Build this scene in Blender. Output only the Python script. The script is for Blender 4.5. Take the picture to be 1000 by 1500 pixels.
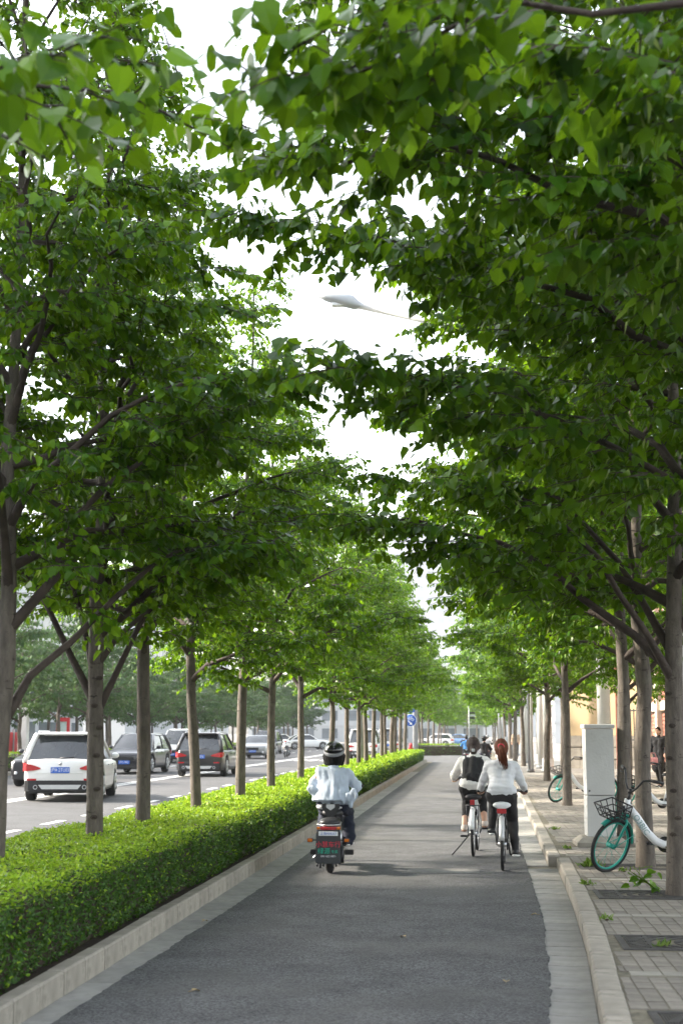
import bpy, bmesh, math, random
import numpy as np
from mathutils import Matrix, Vector
R = math.radians
random.seed(7)
sc = bpy.context.scene
for _o in list(bpy.data.objects): bpy.data.objects.remove(_o)

# ------------------------------------------------------------------ camera
cam_d = bpy.data.cameras.new('camera')
cam = bpy.data.objects.new('camera', cam_d); sc.collection.objects.link(cam)
CAM_H, PITCH, YAW = 1.6, R(8.84), R(5.15)
cam.location = (0, 0, CAM_H); cam.rotation_euler = (math.pi/2 + PITCH, 0, YAW)
cam_d.sensor_fit = 'VERTICAL'; cam_d.sensor_height = 36.0; cam_d.sensor_width = 24.0
cam_d.lens = 50.0; cam_d.clip_start = 0.1; cam_d.clip_end = 3000
cam_d.dof.use_dof = True; cam_d.dof.focus_distance = 17.5; cam_d.dof.aperture_fstop = 3.2
sc.camera = cam
sc.render.resolution_x, sc.render.resolution_y = 682, 1024

# ------------------------------------------------------------------ sky, sun, exposure
SUN_EL, SUN_AHEAD = R(33), R(6)            # the sun stands to the left of the path, a little ahead
world = bpy.data.worlds.new('World'); sc.world = world; world.use_nodes = True
nt = world.node_tree; nt.nodes.clear()
sky = nt.nodes.new('ShaderNodeTexSky'); sky.sky_type = 'NISHITA'; sky.sun_disc = False
sky.sun_elevation = SUN_EL; sky.sun_rotation = R(-90) + SUN_AHEAD
sky.air_density = 1.4; sky.dust_density = 3.0; sky.ozone_density = 1.0
hsv = nt.nodes.new('ShaderNodeHueSaturation'); hsv.inputs['Saturation'].default_value = 0.34   # thin white overcast
bg = nt.nodes.new('ShaderNodeBackground'); bg.inputs['Strength'].default_value = 0.15
wo = nt.nodes.new('ShaderNodeOutputWorld')
nt.links.new(sky.outputs[0], hsv.inputs['Color']); nt.links.new(hsv.outputs[0], bg.inputs['Color'])
nt.links.new(bg.outputs[0], wo.inputs['Surface'])
sun_d = bpy.data.lights.new('sun', 'SUN'); sun_d.energy = 2.8; sun_d.angle = R(3.5); sun_d.color = (1.0, 0.90, 0.76)
sun = bpy.data.objects.new('sun', sun_d); sc.collection.objects.link(sun)
_sd = Vector((-math.cos(SUN_EL)*math.cos(SUN_AHEAD), math.cos(SUN_EL)*math.sin(SUN_AHEAD), math.sin(SUN_EL)))
sun.rotation_euler = _sd.to_track_quat('Z', 'Y').to_euler()
sun.location = _sd*200
sc.view_settings.view_transform = 'Standard'; sc.view_settings.look = 'None'
sc.view_settings.gamma = 1.0; sc.view_settings.exposure = 2.4; sc.view_settings.use_curve_mapping = False
sc.render.engine = 'CYCLES'
sc.cycles.max_bounces = 6; sc.cycles.diffuse_bounces = 2; sc.cycles.glossy_bounces = 2
sc.cycles.transmission_bounces = 4; sc.cycles.transparent_max_bounces = 6; sc.cycles.volume_bounces = 0
sc.cycles.use_denoising = True

# ------------------------------------------------------------------ helpers
COL = sc.collection
def link(o, parent=None):
    COL.objects.link(o)
    if parent is not None: o.parent = parent
    return o
def tag(o, label=None, cat=None, group=None, kind=None):
    if label: o['label'] = label
    if cat: o['category'] = cat
    if group: o['group'] = group
    if kind: o['kind'] = kind
    return o
def empty(name, loc=(0, 0, 0), rz=0.0, rx=0.0, ry=0.0):
    o = bpy.data.objects.new(name, None); o.empty_display_size = .1
    COL.objects.link(o); o.location = loc; o.rotation_euler = (rx, ry, rz); return o
def copy_tree(o, parent=None):
    c = o.copy(); COL.objects.link(c); c.parent = parent
    for ch in list(o.children): copy_tree(ch, c)
    return c

def mat(name, col, rough=.6, var=.12, scale=6., bump=0., bscale=80., metal=0., spec=.4, rnd=0., stretch=None, col2=None, emit=0.):
    m = bpy.data.materials.new(name); m.use_nodes = True
    t = m.node_tree; b = t.nodes['Principled BSDF']; N = t.nodes.new; L = t.links.new
    b.inputs['Roughness'].default_value = rough; b.inputs['Metallic'].default_value = metal
    b.inputs['Specular IOR Level'].default_value = spec
    tc = N('ShaderNodeTexCoord'); src = tc.outputs['Object']
    if stretch:
        mp = N('ShaderNodeMapping'); mp.inputs['Scale'].default_value = stretch
        L(src, mp.inputs['Vector']); src = mp.outputs[0]
    nz = N('ShaderNodeTexNoise'); nz.inputs['Scale'].default_value = scale; nz.inputs['Detail'].default_value = 5
    L(src, nz.inputs['Vector'])
    rp = N('ShaderNodeValToRGB'); rp.color_ramp.elements[0].position = .3; rp.color_ramp.elements[1].position = .7
    c2 = col2 if col2 else [min(1, c*(1+var)) for c in col]
    c1 = col if col2 else [c*(1-var) for c in col]
    rp.color_ramp.elements[0].color = (*c1[:3], 1); rp.color_ramp.elements[1].color = (*c2[:3], 1)
    L(nz.outputs['Fac'], rp.inputs[0]); out = rp.outputs[0]
    if rnd:
        oi = N('ShaderNodeObjectInfo'); mr = N('ShaderNodeMapRange')
        mr.inputs['To Min'].default_value = 1-rnd; mr.inputs['To Max'].default_value = 1+rnd
        L(oi.outputs['Random'], mr.inputs['Value'])
        h = N('ShaderNodeHueSaturation'); L(mr.outputs[0], h.inputs['Value']); L(out, h.inputs['Color']); out = h.outputs[0]
    L(out, b.inputs['Base Color'])
    if bump:
        n2 = N('ShaderNodeTexNoise'); n2.inputs['Scale'].default_value = bscale; n2.inputs['Detail'].default_value = 4
        L(src, n2.inputs['Vector'])
        bp = N('ShaderNodeBump'); bp.inputs['Strength'].default_value = bump; bp.inputs['Distance'].default_value = .02
        L(n2.outputs['Fac'], bp.inputs['Height']); L(bp.outputs[0], b.inputs['Normal'])
    if emit:
        b.inputs['Emission Color'].default_value = (*col[:3], 1); b.inputs['Emission Strength'].default_value = emit
    return m

def leaf_mat(name, cols, trans=.38, rough=.42, tcol=(.22, .36, .03), per_object=False):
    m = bpy.data.materials.new(name); m.use_nodes = True
    t = m.node_tree; b = t.nodes['Principled BSDF']; N = t.nodes.new; L = t.links.new
    g = N('ShaderNodeNewGeometry'); rp = N('ShaderNodeValToRGB')
    els = rp.color_ramp.elements
    while len(els) < len(cols): els.new(.5)
    for i, c in enumerate(cols):
        els[i].position = i/(len(cols)-1); els[i].color = (*c, 1)
    if per_object: L(N('ShaderNodeObjectInfo').outputs['Random'], rp.inputs[0])
    else: L(g.outputs['Random Per Island'], rp.inputs[0])
    L(rp.outputs[0], b.inputs['Base Color']); b.inputs['Roughness'].default_value = rough
    b.inputs['Specular IOR Level'].default_value = .22
    tr = N('ShaderNodeBsdfTranslucent'); mx = N('ShaderNodeMix'); mx.data_type = 'RGBA'; mx.inputs[0].default_value = .55
    L(rp.outputs[0], mx.inputs[6]); mx.inputs[7].default_value = (*tcol, 1); L(mx.outputs[2], tr.inputs['Color'])
    ms = N('ShaderNodeMixShader'); ms.inputs[0].default_value = trans
    L(b.outputs[0], ms.inputs[1]); L(tr.outputs[0], ms.inputs[2])
    L(ms.outputs[0], t.nodes['Material Output'].inputs['Surface'])
    return m

class MB:
    """collects shapes that become ONE mesh object"""
    def __init__(s): s.v = []; s.f = []; s.m = []; s.sm = []
    def add(s, vs, fs, mi=0, smooth=False, M=None):
        o = len(s.v)
        if M is not None: vs = [M @ Vector(v) for v in vs]
        s.v += [tuple(v) for v in vs]
        for f in fs: s.f.append(tuple(i+o for i in f)); s.m.append(mi); s.sm.append(smooth)
        return s
    def box(s, x0, x1, y0, y1, z0, z1, mi=0, M=None, bev=0.):
        if bev:
            b = bev
            vs = []
            for z, i in ((z0, b), (z0+b, 0), (z1-b, 0), (z1, b)):
                vs += [(x0+i, y0+i, z), (x1-i, y0+i, z), (x1-i, y1-i, z), (x0+i, y1-i, z)]
            fs = [(3, 2, 1, 0), (12, 13, 14, 15)]
            for k in range(3):
                a = 4*k
                for j in range(4): fs.append((a+j, a+(j+1) % 4, a+4+(j+1) % 4, a+4+j))
            return s.add(vs, fs, mi, False, M)
        vs = [(x0, y0, z0), (x1, y0, z0), (x1, y1, z0), (x0, y1, z0), (x0, y0, z1), (x1, y0, z1), (x1, y1, z1), (x0, y1, z1)]
        return s.add(vs, [(3, 2, 1, 0), (4, 5, 6, 7), (0, 1, 5, 4), (1, 2, 6, 5), (2, 3, 7, 6), (3, 0, 4, 7)], mi, False, M)
    def loft(s, rings, mi=0, caps=True, smooth=True, closed=True):
        n = len(rings[0]); vs = [p for r in rings for p in r]; fs = []
        for i in range(len(rings)-1):
            for j in range(n if closed else n-1):
                fs.append((i*n+j, i*n+(j+1) % n, (i+1)*n+(j+1) % n, (i+1)*n+j))
        if caps: fs += [tuple(range(n))[::-1], tuple(range((len(rings)-1)*n, len(rings)*n))]
        return s.add(vs, fs, mi, smooth)
    def tube(s, pts, rad, n=8, mi=0, caps=True, M=None, closed=False):
        pts = [Vector(p) for p in pts]
        if M is not None: pts = [M @ p for p in pts]
        k = len(pts); rad = rad if hasattr(rad, '__len__') else [rad]*k
        rings = []; up = None
        for i, p in enumerate(pts):
            if closed: d = pts[(i+1) % k]-pts[i-1]
            else: d = pts[min(i+1, k-1)]-pts[max(i-1, 0)]
            d.normalize()
            if up is None:
                up = Vector((0, 0, 1)) if abs(d.z) < .9 else Vector((1, 0, 0))
            a = d.cross(up); a.normalize(); up = a.cross(d); up.normalize()
            rings.append([p+(a*math.cos(2*math.pi*j/n)+up*math.sin(2*math.pi*j/n))*rad[i] for j in range(n)])
        if closed: rings.append(rings[0])
        return s.loft(rings, mi, caps and not closed, True)
    def ring(s, c, axis, r, t, n=28, k=8, mi=0):
        c = Vector(c); ax = Vector(axis).normalized(); u = ax.orthogonal().normalized(); w = ax.cross(u)
        rings = []
        for i in range(n+1):
            a = 2*math.pi*i/n; d = u*math.cos(a)+w*math.sin(a)
            rings.append([c+d*(r+t*math.cos(2*math.pi*j/k))+ax*t*math.sin(2*math.pi*j/k) for j in range(k)])
        return s.loft(rings, mi, False, True)
    def disc(s, c, axis, r, h, n=20, mi=0, r2=None):
        c = Vector(c); ax = Vector(axis).normalized()
        return s.tube([c-ax*h/2, c+ax*h/2], [r, r if r2 is None else r2], n, mi)
    def ball(s, c, r, mi=0, n=12, k=8):
        c = Vector(c); r = r if hasattr(r, '__len__') else (r, r, r); rings = []
        for i in range(k+1):
            a = -math.pi/2+math.pi*i/k; q = max(math.cos(a), .02)
            rings.append([(c.x+r[0]*q*math.cos(2*math.pi*j/n), c.y+r[1]*q*math.sin(2*math.pi*j/n), c.z+r[2]*math.sin(a)) for j in range(n)])
        return s.loft(rings, mi, True, True)
    def xf(s, M): s.v = [tuple(M @ Vector(v)) for v in s.v]; return s
    def mesh(s, name, mats):
        me = bpy.data.meshes.new(name); me.from_pydata(s.v, [], s.f)
        for m in (mats if isinstance(mats, (list, tuple)) else [mats]): me.materials.append(m)
        me.polygons.foreach_set('material_index', s.m); me.polygons.foreach_set('use_smooth', s.sm)
        me.update(); return me
    def build(s, name, mats, parent=None):
        return link(bpy.data.objects.new(name, s.mesh(name, mats)), parent)

def part(name, m, parent, fn):
    b = MB(); fn(b); return b.build(name, m, parent)

def np_mesh(name, V, F, mats, mi=None, smooth=None):
    me = bpy.data.meshes.new(name); n, k = F.shape
    me.vertices.add(len(V)); me.vertices.foreach_set('co', V.astype(np.float32).ravel())
    me.loops.add(n*k); me.loops.foreach_set('vertex_index', F.astype(np.int32).ravel())
    me.polygons.add(n); me.polygons.foreach_set('loop_start', np.arange(0, n*k, k, dtype=np.int32))
    me.polygons.foreach_set('loop_total', np.full(n, k, np.int32))
    for m in mats: me.materials.append(m)
    if mi is not None: me.polygons.foreach_set('material_index', mi.astype(np.int32))
    me.polygons.foreach_set('use_smooth', np.zeros(n, bool) if smooth is None else smooth)
    me.update(calc_edges=True); return me

def text_mesh(name, body, size, m, parent, M, ext=.001, wscale=1.0):
    c = bpy.data.curves.new('lettering', 'FONT'); c.body = body; c.size = size; c.align_x = 'CENTER'; c.align_y = 'CENTER'; c.extrude = ext
    c.resolution_u = 2
    o = bpy.data.objects.new('lettering_curve', c); COL.objects.link(o)
    dg = bpy.context.evaluated_depsgraph_get()
    me = bpy.data.meshes.new_from_object(o.evaluated_get(dg)); bpy.data.objects.remove(o)
    me.transform(M @ Matrix.Diagonal((wscale, 1, 1, 1))); me.materials.clear(); me.materials.append(m)
    return link(bpy.data.objects.new(name, me), parent)

_fw = Vector((-math.sin(YAW)*math.cos(PITCH), math.cos(YAW)*math.cos(PITCH), math.sin(PITCH)))
_rt = Vector((math.cos(YAW), math.sin(YAW), 0)); _up = _rt.cross(_fw)
def in_view(P, pad=0.02):
    """which points (N,3) fall inside the camera's frame, and how far away they are"""
    q = P-np.array([0, 0, CAM_H]); z = q@np.array(_fw); x = q@np.array(_rt)/z; y = q@np.array(_up)/z
    return (z > .3) & (abs(x) < .24+pad) & (abs(y) < .36+pad), z

# ------------------------------------------------------------------ materials
ASPHALT = mat('path_asphalt', (.088, .089, .092), .85, .22, 2.2, .5, 240., spec=.25)
ROADASPH = mat('road_asphalt', (.08, .08, .082), .85, .15, 1.2, .4, 160., spec=.25)
def speckle(m, scale=420., amt=.5):
    t = m.node_tree; N = t.nodes.new; L = t.links.new; b = t.nodes['Principled BSDF']
    src = b.inputs['Base Color'].links[0].from_socket
    tc = N('ShaderNodeTexCoord'); v = N('ShaderNodeTexVoronoi'); v.inputs['Scale'].default_value = scale
    L(tc.outputs['Object'], v.inputs['Vector'])
    h = N('ShaderNodeHueSaturation'); mr = N('ShaderNodeMapRange'); mr.inputs['To Min'].default_value = 1-amt; mr.inputs['To Max'].default_value = 1+amt
    sp = N('ShaderNodeSeparateColor'); L(v.outputs['Color'], sp.inputs[0]); L(sp.outputs[0], mr.inputs['Value'])
    L(mr.outputs[0], h.inputs['Value']); L(src, h.inputs['Color']); L(h.outputs[0], b.inputs['Base Color'])
speckle(ASPHALT, 90., .6); speckle(ROADASPH, 60., .3)
def spots(m, scale, col, lo, hi, stretch=(1, 1, 1)):
    t = m.node_tree; N = t.nodes.new; L = t.links.new; b = t.nodes['Principled BSDF']; src = b.inputs['Base Color'].links[0].from_socket
    tc = N('ShaderNodeTexCoord'); mp = N('ShaderNodeMapping'); mp.inputs['Scale'].default_value = stretch; nz = N('ShaderNodeTexNoise'); nz.inputs['Scale'].default_value = scale; nz.inputs['Detail'].default_value = 6
    nz.inputs['Roughness'].default_value = .65
    L(tc.outputs['Object'], mp.inputs['Vector']); L(mp.outputs[0], nz.inputs['Vector'])
    rp = N('ShaderNodeValToRGB'); rp.color_ramp.elements[0].position = lo; rp.color_ramp.elements[1].position = hi; L(nz.outputs['Fac'], rp.inputs[0])
    mx = N('ShaderNodeMix'); mx.data_type = 'RGBA'; L(rp.outputs[0], mx.inputs[0]); L(src, mx.inputs[6]); mx.inputs[7].default_value = (*col, 1); L(mx.outputs[2], b.inputs['Base Color'])
spots(ASPHALT, .42, (.108, .107, .103), .50, .72); spots(ASPHALT, 1.7, (.06, .06, .063), .60, .78)
KERB = mat('kerb_concrete', (.29, .265, .225), .85, .2, 5., .35, 120., rnd=.10)
spots(KERB, 3.5, (.13, .12, .10), .58, .75)
GUTTER = mat('gutter_concrete', (.27, .265, .25), .85, .22, 3.5, .35, 90., rnd=.10)
spots(GUTTER, 2.2, (.14, .13, .115), .55, .75)
PAVER = mat('paver_concrete', (.205, .186, .160), .85, .18, 9., .4, 150., rnd=.16)
PALEPAVER = mat('pale_paver', (.27, .255, .22), .8, .12, 9., .3, 150., rnd=.08)
JOINT = mat('sandy_joint', (.15, .135, .10), .95, .35, 14., .5, 90.)
SOIL = mat('soil', (.045, .032, .022), .95, .4, 9., .8, 60.)
EARTH = mat('earth', (.16, .15, .13), .95, .2, .6, .3, 20.)
BARK = mat('bark', (.125, .106, .088), .85, .32, 7., .8, 45., stretch=(3.2, 3.2, .9))
spots(BARK, 9., (.035, .027, .022), .60, .70, (1, 1, 2.2)); spots(BARK, 4., (.17, .155, .125), .58, .72)
BARKB = mat('branch_bark', (.055, .041, .033), .8, .3, 9., .6, 50.)
_lc = [(.008, .040, .004), (.024, .086, .007), (.050, .140, .009), (.15, .29, .018)]
LEAF = leaf_mat('linden_leaf', _lc, .40, .30, (.30, .50, .006))
LEAF_ONE = leaf_mat('linden_single_leaf', _lc, .40, .30, (.30, .50, .006), True)
BRACT = leaf_mat('linden_bract', [(.23, .32, .07), (.34, .42, .13)], .35, .5, (.4, .5, .12))
FARLEAF = leaf_mat('far_leaf', [(.025, .065, .025), (.04, .09, .03), (.06, .12, .035)], .3, .5, (.16, .26, .05))
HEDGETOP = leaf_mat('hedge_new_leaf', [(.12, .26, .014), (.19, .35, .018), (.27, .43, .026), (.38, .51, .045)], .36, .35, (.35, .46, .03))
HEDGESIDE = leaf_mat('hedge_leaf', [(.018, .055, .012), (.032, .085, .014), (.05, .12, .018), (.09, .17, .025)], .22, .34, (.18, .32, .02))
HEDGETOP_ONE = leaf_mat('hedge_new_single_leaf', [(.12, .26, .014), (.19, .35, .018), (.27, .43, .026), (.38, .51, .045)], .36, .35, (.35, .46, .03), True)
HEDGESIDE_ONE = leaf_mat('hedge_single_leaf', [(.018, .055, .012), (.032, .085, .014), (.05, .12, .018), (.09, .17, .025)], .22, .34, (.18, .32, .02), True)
GRASS = leaf_mat('weed_leaf', [(.06, .13, .02), (.12, .2, .03), (.16, .22, .05)], .3, .5)
WHITEPAINT = mat('white_paint', (.72, .72, .70), .55, .07, 4.)
ROADLINE = mat('road_line_paint', (.68, .68, .66), .7, .14, 14.)
POLEWHITE = mat('pole_paint', (.58, .58, .56), .45, .06, 3.)
POLEGREY = mat('pole_grey', (.30, .31, .32), .5, .1, 3.)
LAMPGREY = mat('lamp_housing', (.32, .34, .36), .4, .06, 4.)
RUBBER = mat('rubber', (.018, .018, .018), .75, .2, 30.)
BLACK = mat('black_plastic', (.02, .02, .022), .45, .2, 20.)
DARKMETAL = mat('dark_metal', (.05, .05, .055), .4, .2, 15., metal=.6)
STEEL = mat('steel', (.45, .46, .47), .35, .1, 12., metal=.9)
SILVER = mat('silver_paint', (.52, .53, .54), .35, .06, 8., metal=.3)
GLASS = mat('dark_glass', (.025, .03, .034), .06, .2, 2., spec=.9)
TEAL = mat('teal_paint', (.010, .24, .19), .38, .06, 10.)
BIKEWHITE = mat('bike_white', (.70, .71, .72), .3, .04, 6.)
REDLENS = mat('red_lens', (.42, .015, .02), .2, .12, 20., spec=.6)
ORANGE = mat('orange_lens', (.5, .13, .01), .25, .1, 20.)
CLEARLENS = mat('clear_lens', (.62, .64, .66), .12, .2, 30., spec=.8)
BLUEPLATE = mat('blue_plate', (.03, .12, .50), .4, .05, 5.)
WHITEPRINT = mat('white_print', (.75, .77, .8), .5, .03, 5.)
REDPRINT = mat('red_print', (.62, .03, .06), .5, .03, 5.)
GREENPRINT = mat('green_print', (.0, .42, .27), .5, .03, 5.)
GREYPRINT = mat('grey_print', (.22, .36, .37), .5, .03, 5.)
SIGNBLUE = mat('sign_blue', (.02, .09, .40), .4, .04, 5.)
RED = mat('red_paint', (.45, .02, .03), .5, .1, 4.)
MARBLE = mat('cabinet_marble', (.50, .50, .49), .55, .10, 2.2, .15, 30.)
spots(MARBLE, 1.6, (.36, .36, .34), .55, .8); spots(MARBLE, 14., (.25, .24, .22), .68, .8)
IRON = mat('grate_iron', (.055, .052, .05), .7, .3, 14., .4, 80.)
# ------------------------------------------------------------------ ground, roads, kerbs
def interp(tab, d):
    return float(np.interp(d, [t[0] for t in tab], [t[1] for t in tab]))
ASPH_R = [(3, .22), (8.3, .41), (10, .5), (13, .60), (17, .64), (20, .66), (35, .86), (60, 1.05), (100, 1.25), (300, 1.3)]
ASPH_L = [(3, -2.42), (8, -2.34), (15, -2.2), (30, -2.2), (80, -2.2), (84, -2.2), (300, -2.2)]
KERB_NEAR = [(3, .44), (8.36, .69), (10.84, .82), (13.7, .92), (17.9, 1.01)]
KERB_FAR = [(17.9, .91), (35, 1.18), (60, 1.42), (100, 1.62), (300, 1.7)]
def kerb_r(d): return interp(KERB_NEAR, d) if d < 17.9 else interp(KERB_FAR, d)
KERB_L = -2.52
PZ = .12                                      # pavement level

def sheet(name, x0, x1, y0, y1, z, m, kind='structure'):
    o = MB().add([(x0, y0, z), (x1, y0, z), (x1, y1, z), (x0, y1, z)], [(0, 1, 2, 3)]).build(name, m); tag(o, kind=kind); return o
sheet('ground', -900, 900, -300, 2200, -.03, EARTH)
sheet('road', -17.6, -4.33, -40, 400, 0., ROADASPH)
sheet('junction', -4.5, 1.2, 82, 104, -.004, ROADASPH)
def scuffs(m):
    t = m.node_tree; N = t.nodes.new; L = t.links.new; b = t.nodes['Principled BSDF']
    src = b.inputs['Base Color'].links[0].from_socket
    tc = N('ShaderNodeTexCoord'); mp = N('ShaderNodeMapping'); mp.inputs['Scale'].default_value = (2.2, 26, 1)
    mp.inputs['Rotation'].default_value = (0, 0, .06)
    nz = N('ShaderNodeTexNoise'); nz.inputs['Scale'].default_value = 1.6; nz.inputs['Detail'].default_value = 3
    n2 = N('ShaderNodeTexNoise'); n2.inputs['Scale'].default_value = .55
    L(tc.outputs['Object'], mp.inputs['Vector']); L(mp.outputs[0], nz.inputs['Vector']); L(tc.outputs['Object'], n2.inputs['Vector'])
    mu = N('ShaderNodeMath'); mu.operation = 'MULTIPLY'; L(nz.outputs['Fac'], mu.inputs[0]); L(n2.outputs['Fac'], mu.inputs[1])
    rp = N('ShaderNodeValToRGB'); rp.color_ramp.elements[0].position = .40; rp.color_ramp.elements[1].position = .47
    rp.color_ramp.elements[0].color = (0, 0, 0, 1); rp.color_ramp.elements[1].color = (.4, .4, .4, 1)
    L(mu.outputs[0], rp.inputs[0])
    mx = N('ShaderNodeMix'); mx.data_type = 'RGBA'; L(rp.outputs[0], mx.inputs[0]); L(src, mx.inputs[6]); mx.inputs[7].default_value = (.22, .22, .215, 1)
    L(mx.outputs[2], b.inputs['Base Color'])
scuffs(ASPHALT)
# cycle path: a sheet with a ragged asphalt edge that overlaps the gutter slabs
rg = np.random.default_rng(3)
ds = np.concatenate([np.arange(3, 30, .07), np.arange(30, 82, .5), np.arange(82, 320, 4)])
vs, fs = [], []
jl = np.cumsum(rg.normal(0, .006, len(ds))); jr = np.cumsum(rg.normal(0, .006, len(ds)))
jl -= np.convolve(jl, np.ones(25)/25, 'same'); jr -= np.convolve(jr, np.ones(25)/25, 'same')
for i, d in enumerate(ds):
    a = interp(ASPH_L, d)+(jl[i]*.5+rg.normal(0, .005) if d < 60 else 0); b = interp(ASPH_R, d)+(jr[i]*.55+rg.normal(0, .005) if d < 60 else 0)
    vs += [(a, d, .008), (b, d, .008), (b, d, -.02), (a, d, -.02)]
    if i: k = 4*i; fs += [(k-4, k-3, k+1, k), (k-3, k-2, k+2, k+1), (k-1, k-4, k, k+3)]
o = MB().add(vs, fs).build('cycle_path', ASPHALT); tag(o, kind='structure')
sheet('path_base', -2.6, 1.75, 2, 320, -.016, JOINT)

def stone_mesh(name, w, l, h, m, bev=.008, top_r=.0):
    return MB().box(-w/2, w/2, -l/2, l/2, -.10, h, bev=bev).mesh(name, m)
def stones(parent, name, me, ln, xoff, fx, d0, d1, z=0., jz=.0, jx=.0, gap=.012):
    d = d0
    while d < d1:
        x0, x1 = fx(d), fx(d+ln); a = math.atan2(x1-x0, ln)
        o = bpy.data.objects.new(name, me); link(o, parent)
        o.location = ((x0+x1)/2+xoff+random.uniform(-jx, jx), d+ln/2, z+random.uniform(-jz, jz)); o.rotation_euler = (0, 0, -a)
        d += ln+gap
kerb_l = tag(empty('kerb_left'), kind='structure')
stones(kerb_l, 'kerb_stone', stone_mesh('kerb_stone', .12, .48, .15, KERB, .012), .48, -.06, lambda d: KERB_L, 5, 81, jz=.003, jx=.003)
kerb_rt = tag(empty('kerb_right'), kind='structure')
kme = stone_mesh('kerb_stone', .15, .74, PZ+.006, KERB, .014)
stones(kerb_rt, 'kerb_stone', kme, .74, .075, kerb_r, 4.2, 17.6, jz=.003, jx=.003)
stones(kerb_rt, 'kerb_stone', kme, .74, .075, kerb_r, 17.98, 100, jz=.003, jx=.003)
gut = tag(empty('gutter'), kind='structure')
gl = stone_mesh('gutter_slab', .42, .62, .0, GUTTER, .007); gr_ = stone_mesh('gutter_slab', .52, .44, .0, GUTTER, .007)
stones(gut, 'gutter_slab', gl, .62, .20, lambda d: KERB_L, 5, 60, jz=.002)
def gx(d): return kerb_r(d)-.262
stones(gut, 'gutter_slab', gr_, .44, 0, gx, 4.5, 17.5, z=.0, jz=.002)
stones(gut, 'gutter_slab', gr_, .44, 0, gx, 18., 45, z=.0, jz=.002)
o = MB().box(-4.46, -4.33, -10, 82, -.1, .14, bev=.01).build('road_kerb', KERB); tag(o, kind='structure')
o = MB().box(-4.33, KERB_L-.121, 2, 81.2, -.05, .11).build('planting_bed', SOIL); tag(o, kind='structure')

# pavement with its pavers
BRICKFAR = mat('far_paving', (.25, .235, .21), .85, .15, 3., .3, 60.)
pv = MB()
vs, fs = [], []
for i, d in enumerate(np.concatenate([np.arange(3, 17.9, .7), [17.88, 17.9], np.arange(18.5, 120, 3), [300]])):
    vs += [(kerb_r(d)+.14, d, PZ-.006), (14, d, PZ-.006)]
    if i: k = 2*i; fs.append((k-2, k-1, k+1, k))
pavement = MB().add(vs, fs).build('pavement', JOINT); tag(pavement, kind='structure')
sheet('far_pavement', 1.75, 14, 50, 300, PZ-.004, BRICKFAR)
TREES_R = [(1.93, 7.75), (1.93, 10.7), (1.84, 13.8), (1.92, 16.57), (2.03, 19.75)]
strips = [9.35, 12.25, 15.2, 18.1, 21.2, 24.2, 27.2, 30.2, 33.2]
def blocked(x, y):
    for tx, ty in TREES_R:
        if abs(y-ty) < .40 and kerb_r(y)+.20 < x < 2.95: return True
    for s in strips:
        if abs(y-s) < .14: return True
    return False
px, py = [], []
y = 6.0
while y < 50:
    x = kerb_r(y)+.205
    x = 1.0+.108*math.ceil((x-1.0)/.108)
    while x < min(6.0, .16*y+1.6):
        if not blocked(x, y): px.append(x); py.append(y)
        x += .108
    y += .207
P = np.array([px, py, [PZ]*len(px)]).T
vis, zd = in_view(P, .01)
order = np.lexsort((zd, ~vis)); near = order[:255]; rest = order[255:]
pm = MB().box(-.050, .050, -.0985, .0985, -.03, .0, bev=.003).mesh('paver', PAVER)
for i in near:
    o = bpy.data.objects.new('paver', pm); link(o, pavement)
    o.location = (P[i, 0], P[i, 1], PZ+random.uniform(-.003, .002)); o.rotation_euler = (random.uniform(-.008, .008), random.uniform(-.012, .012), random.uniform(-.01, .01))
y = 6.0; cut = 0
while y < 19 and cut < 45:                      # cut pieces that close the row against the kerb
    x0 = kerb_r(y)+.205; x0 = 1.0+.108*math.ceil((x0-1.0)/.108)-.055; x1 = kerb_r(y)+.158
    if x0-x1 > .03 and not blocked(x0+.05, y) and y > 7.4:
        o = bpy.data.objects.new('paver', pm); link(o, pavement); o.location = ((x0+x1)/2, y, PZ+random.uniform(-.003, .001)); o.scale = ((x0-x1)/.104, 1, 1); cut += 1
    y += .207
bx = np.array([(-1, -1, -1), (1, -1, -1), (1, 1, -1), (-1, 1, -1), (-1, -1, 1), (1, -1, 1), (1, 1, 1), (-1, 1, 1)], float)*np.array([.050, .0985, .015])-np.array([0, 0, .015])
bf = np.array([(4, 5, 6, 7), (0, 1, 5, 4), (1, 2, 6, 5), (2, 3, 7, 6), (3, 0, 4, 7)])
Q = P[rest]+np.array([0, 0, 1])*rg.uniform(-.003, .002, (len(rest), 1))
V = (Q[:, None, :]+bx[None]).reshape(-1, 3); F = (np.arange(len(rest))[:, None, None]*8+bf[None]).reshape(-1, 4)
PAVER2 = mat('paver_concrete_far', (.205, .186, .160), .85, .2, 5., .3, 150.)
t_ = PAVER2.node_tree; g_ = t_.nodes.new('ShaderNodeNewGeometry'); h_ = t_.nodes.new('ShaderNodeHueSaturation'); mr_ = t_.nodes.new('ShaderNodeMapRange')
mr_.inputs['To Min'].default_value = .82; mr_.inputs['To Max'].default_value = 1.18
b_ = t_.nodes['Principled BSDF']; s_ = b_.inputs['Base Color'].links[0].from_socket
t_.links.new(g_.outputs['Random Per Island'], mr_.inputs['Value']); t_.links.new(mr_.outputs[0], h_.inputs['Value']); t_.links.new(s_, h_.inputs['Color']); t_.links.new(h_.outputs[0], b_.inputs['Base Color'])
o = link(bpy.data.objects.new('paver_field', np_mesh('paver_field', V, F, [PAVER2], smooth=np.zeros(len(F), bool))), pavement); tag(o, kind='stuff')
pp = MB().box(-.098, .098, -.075, .075, -.03, .0, bev=.003).mesh('pale_paver', PALEPAVER)
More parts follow.
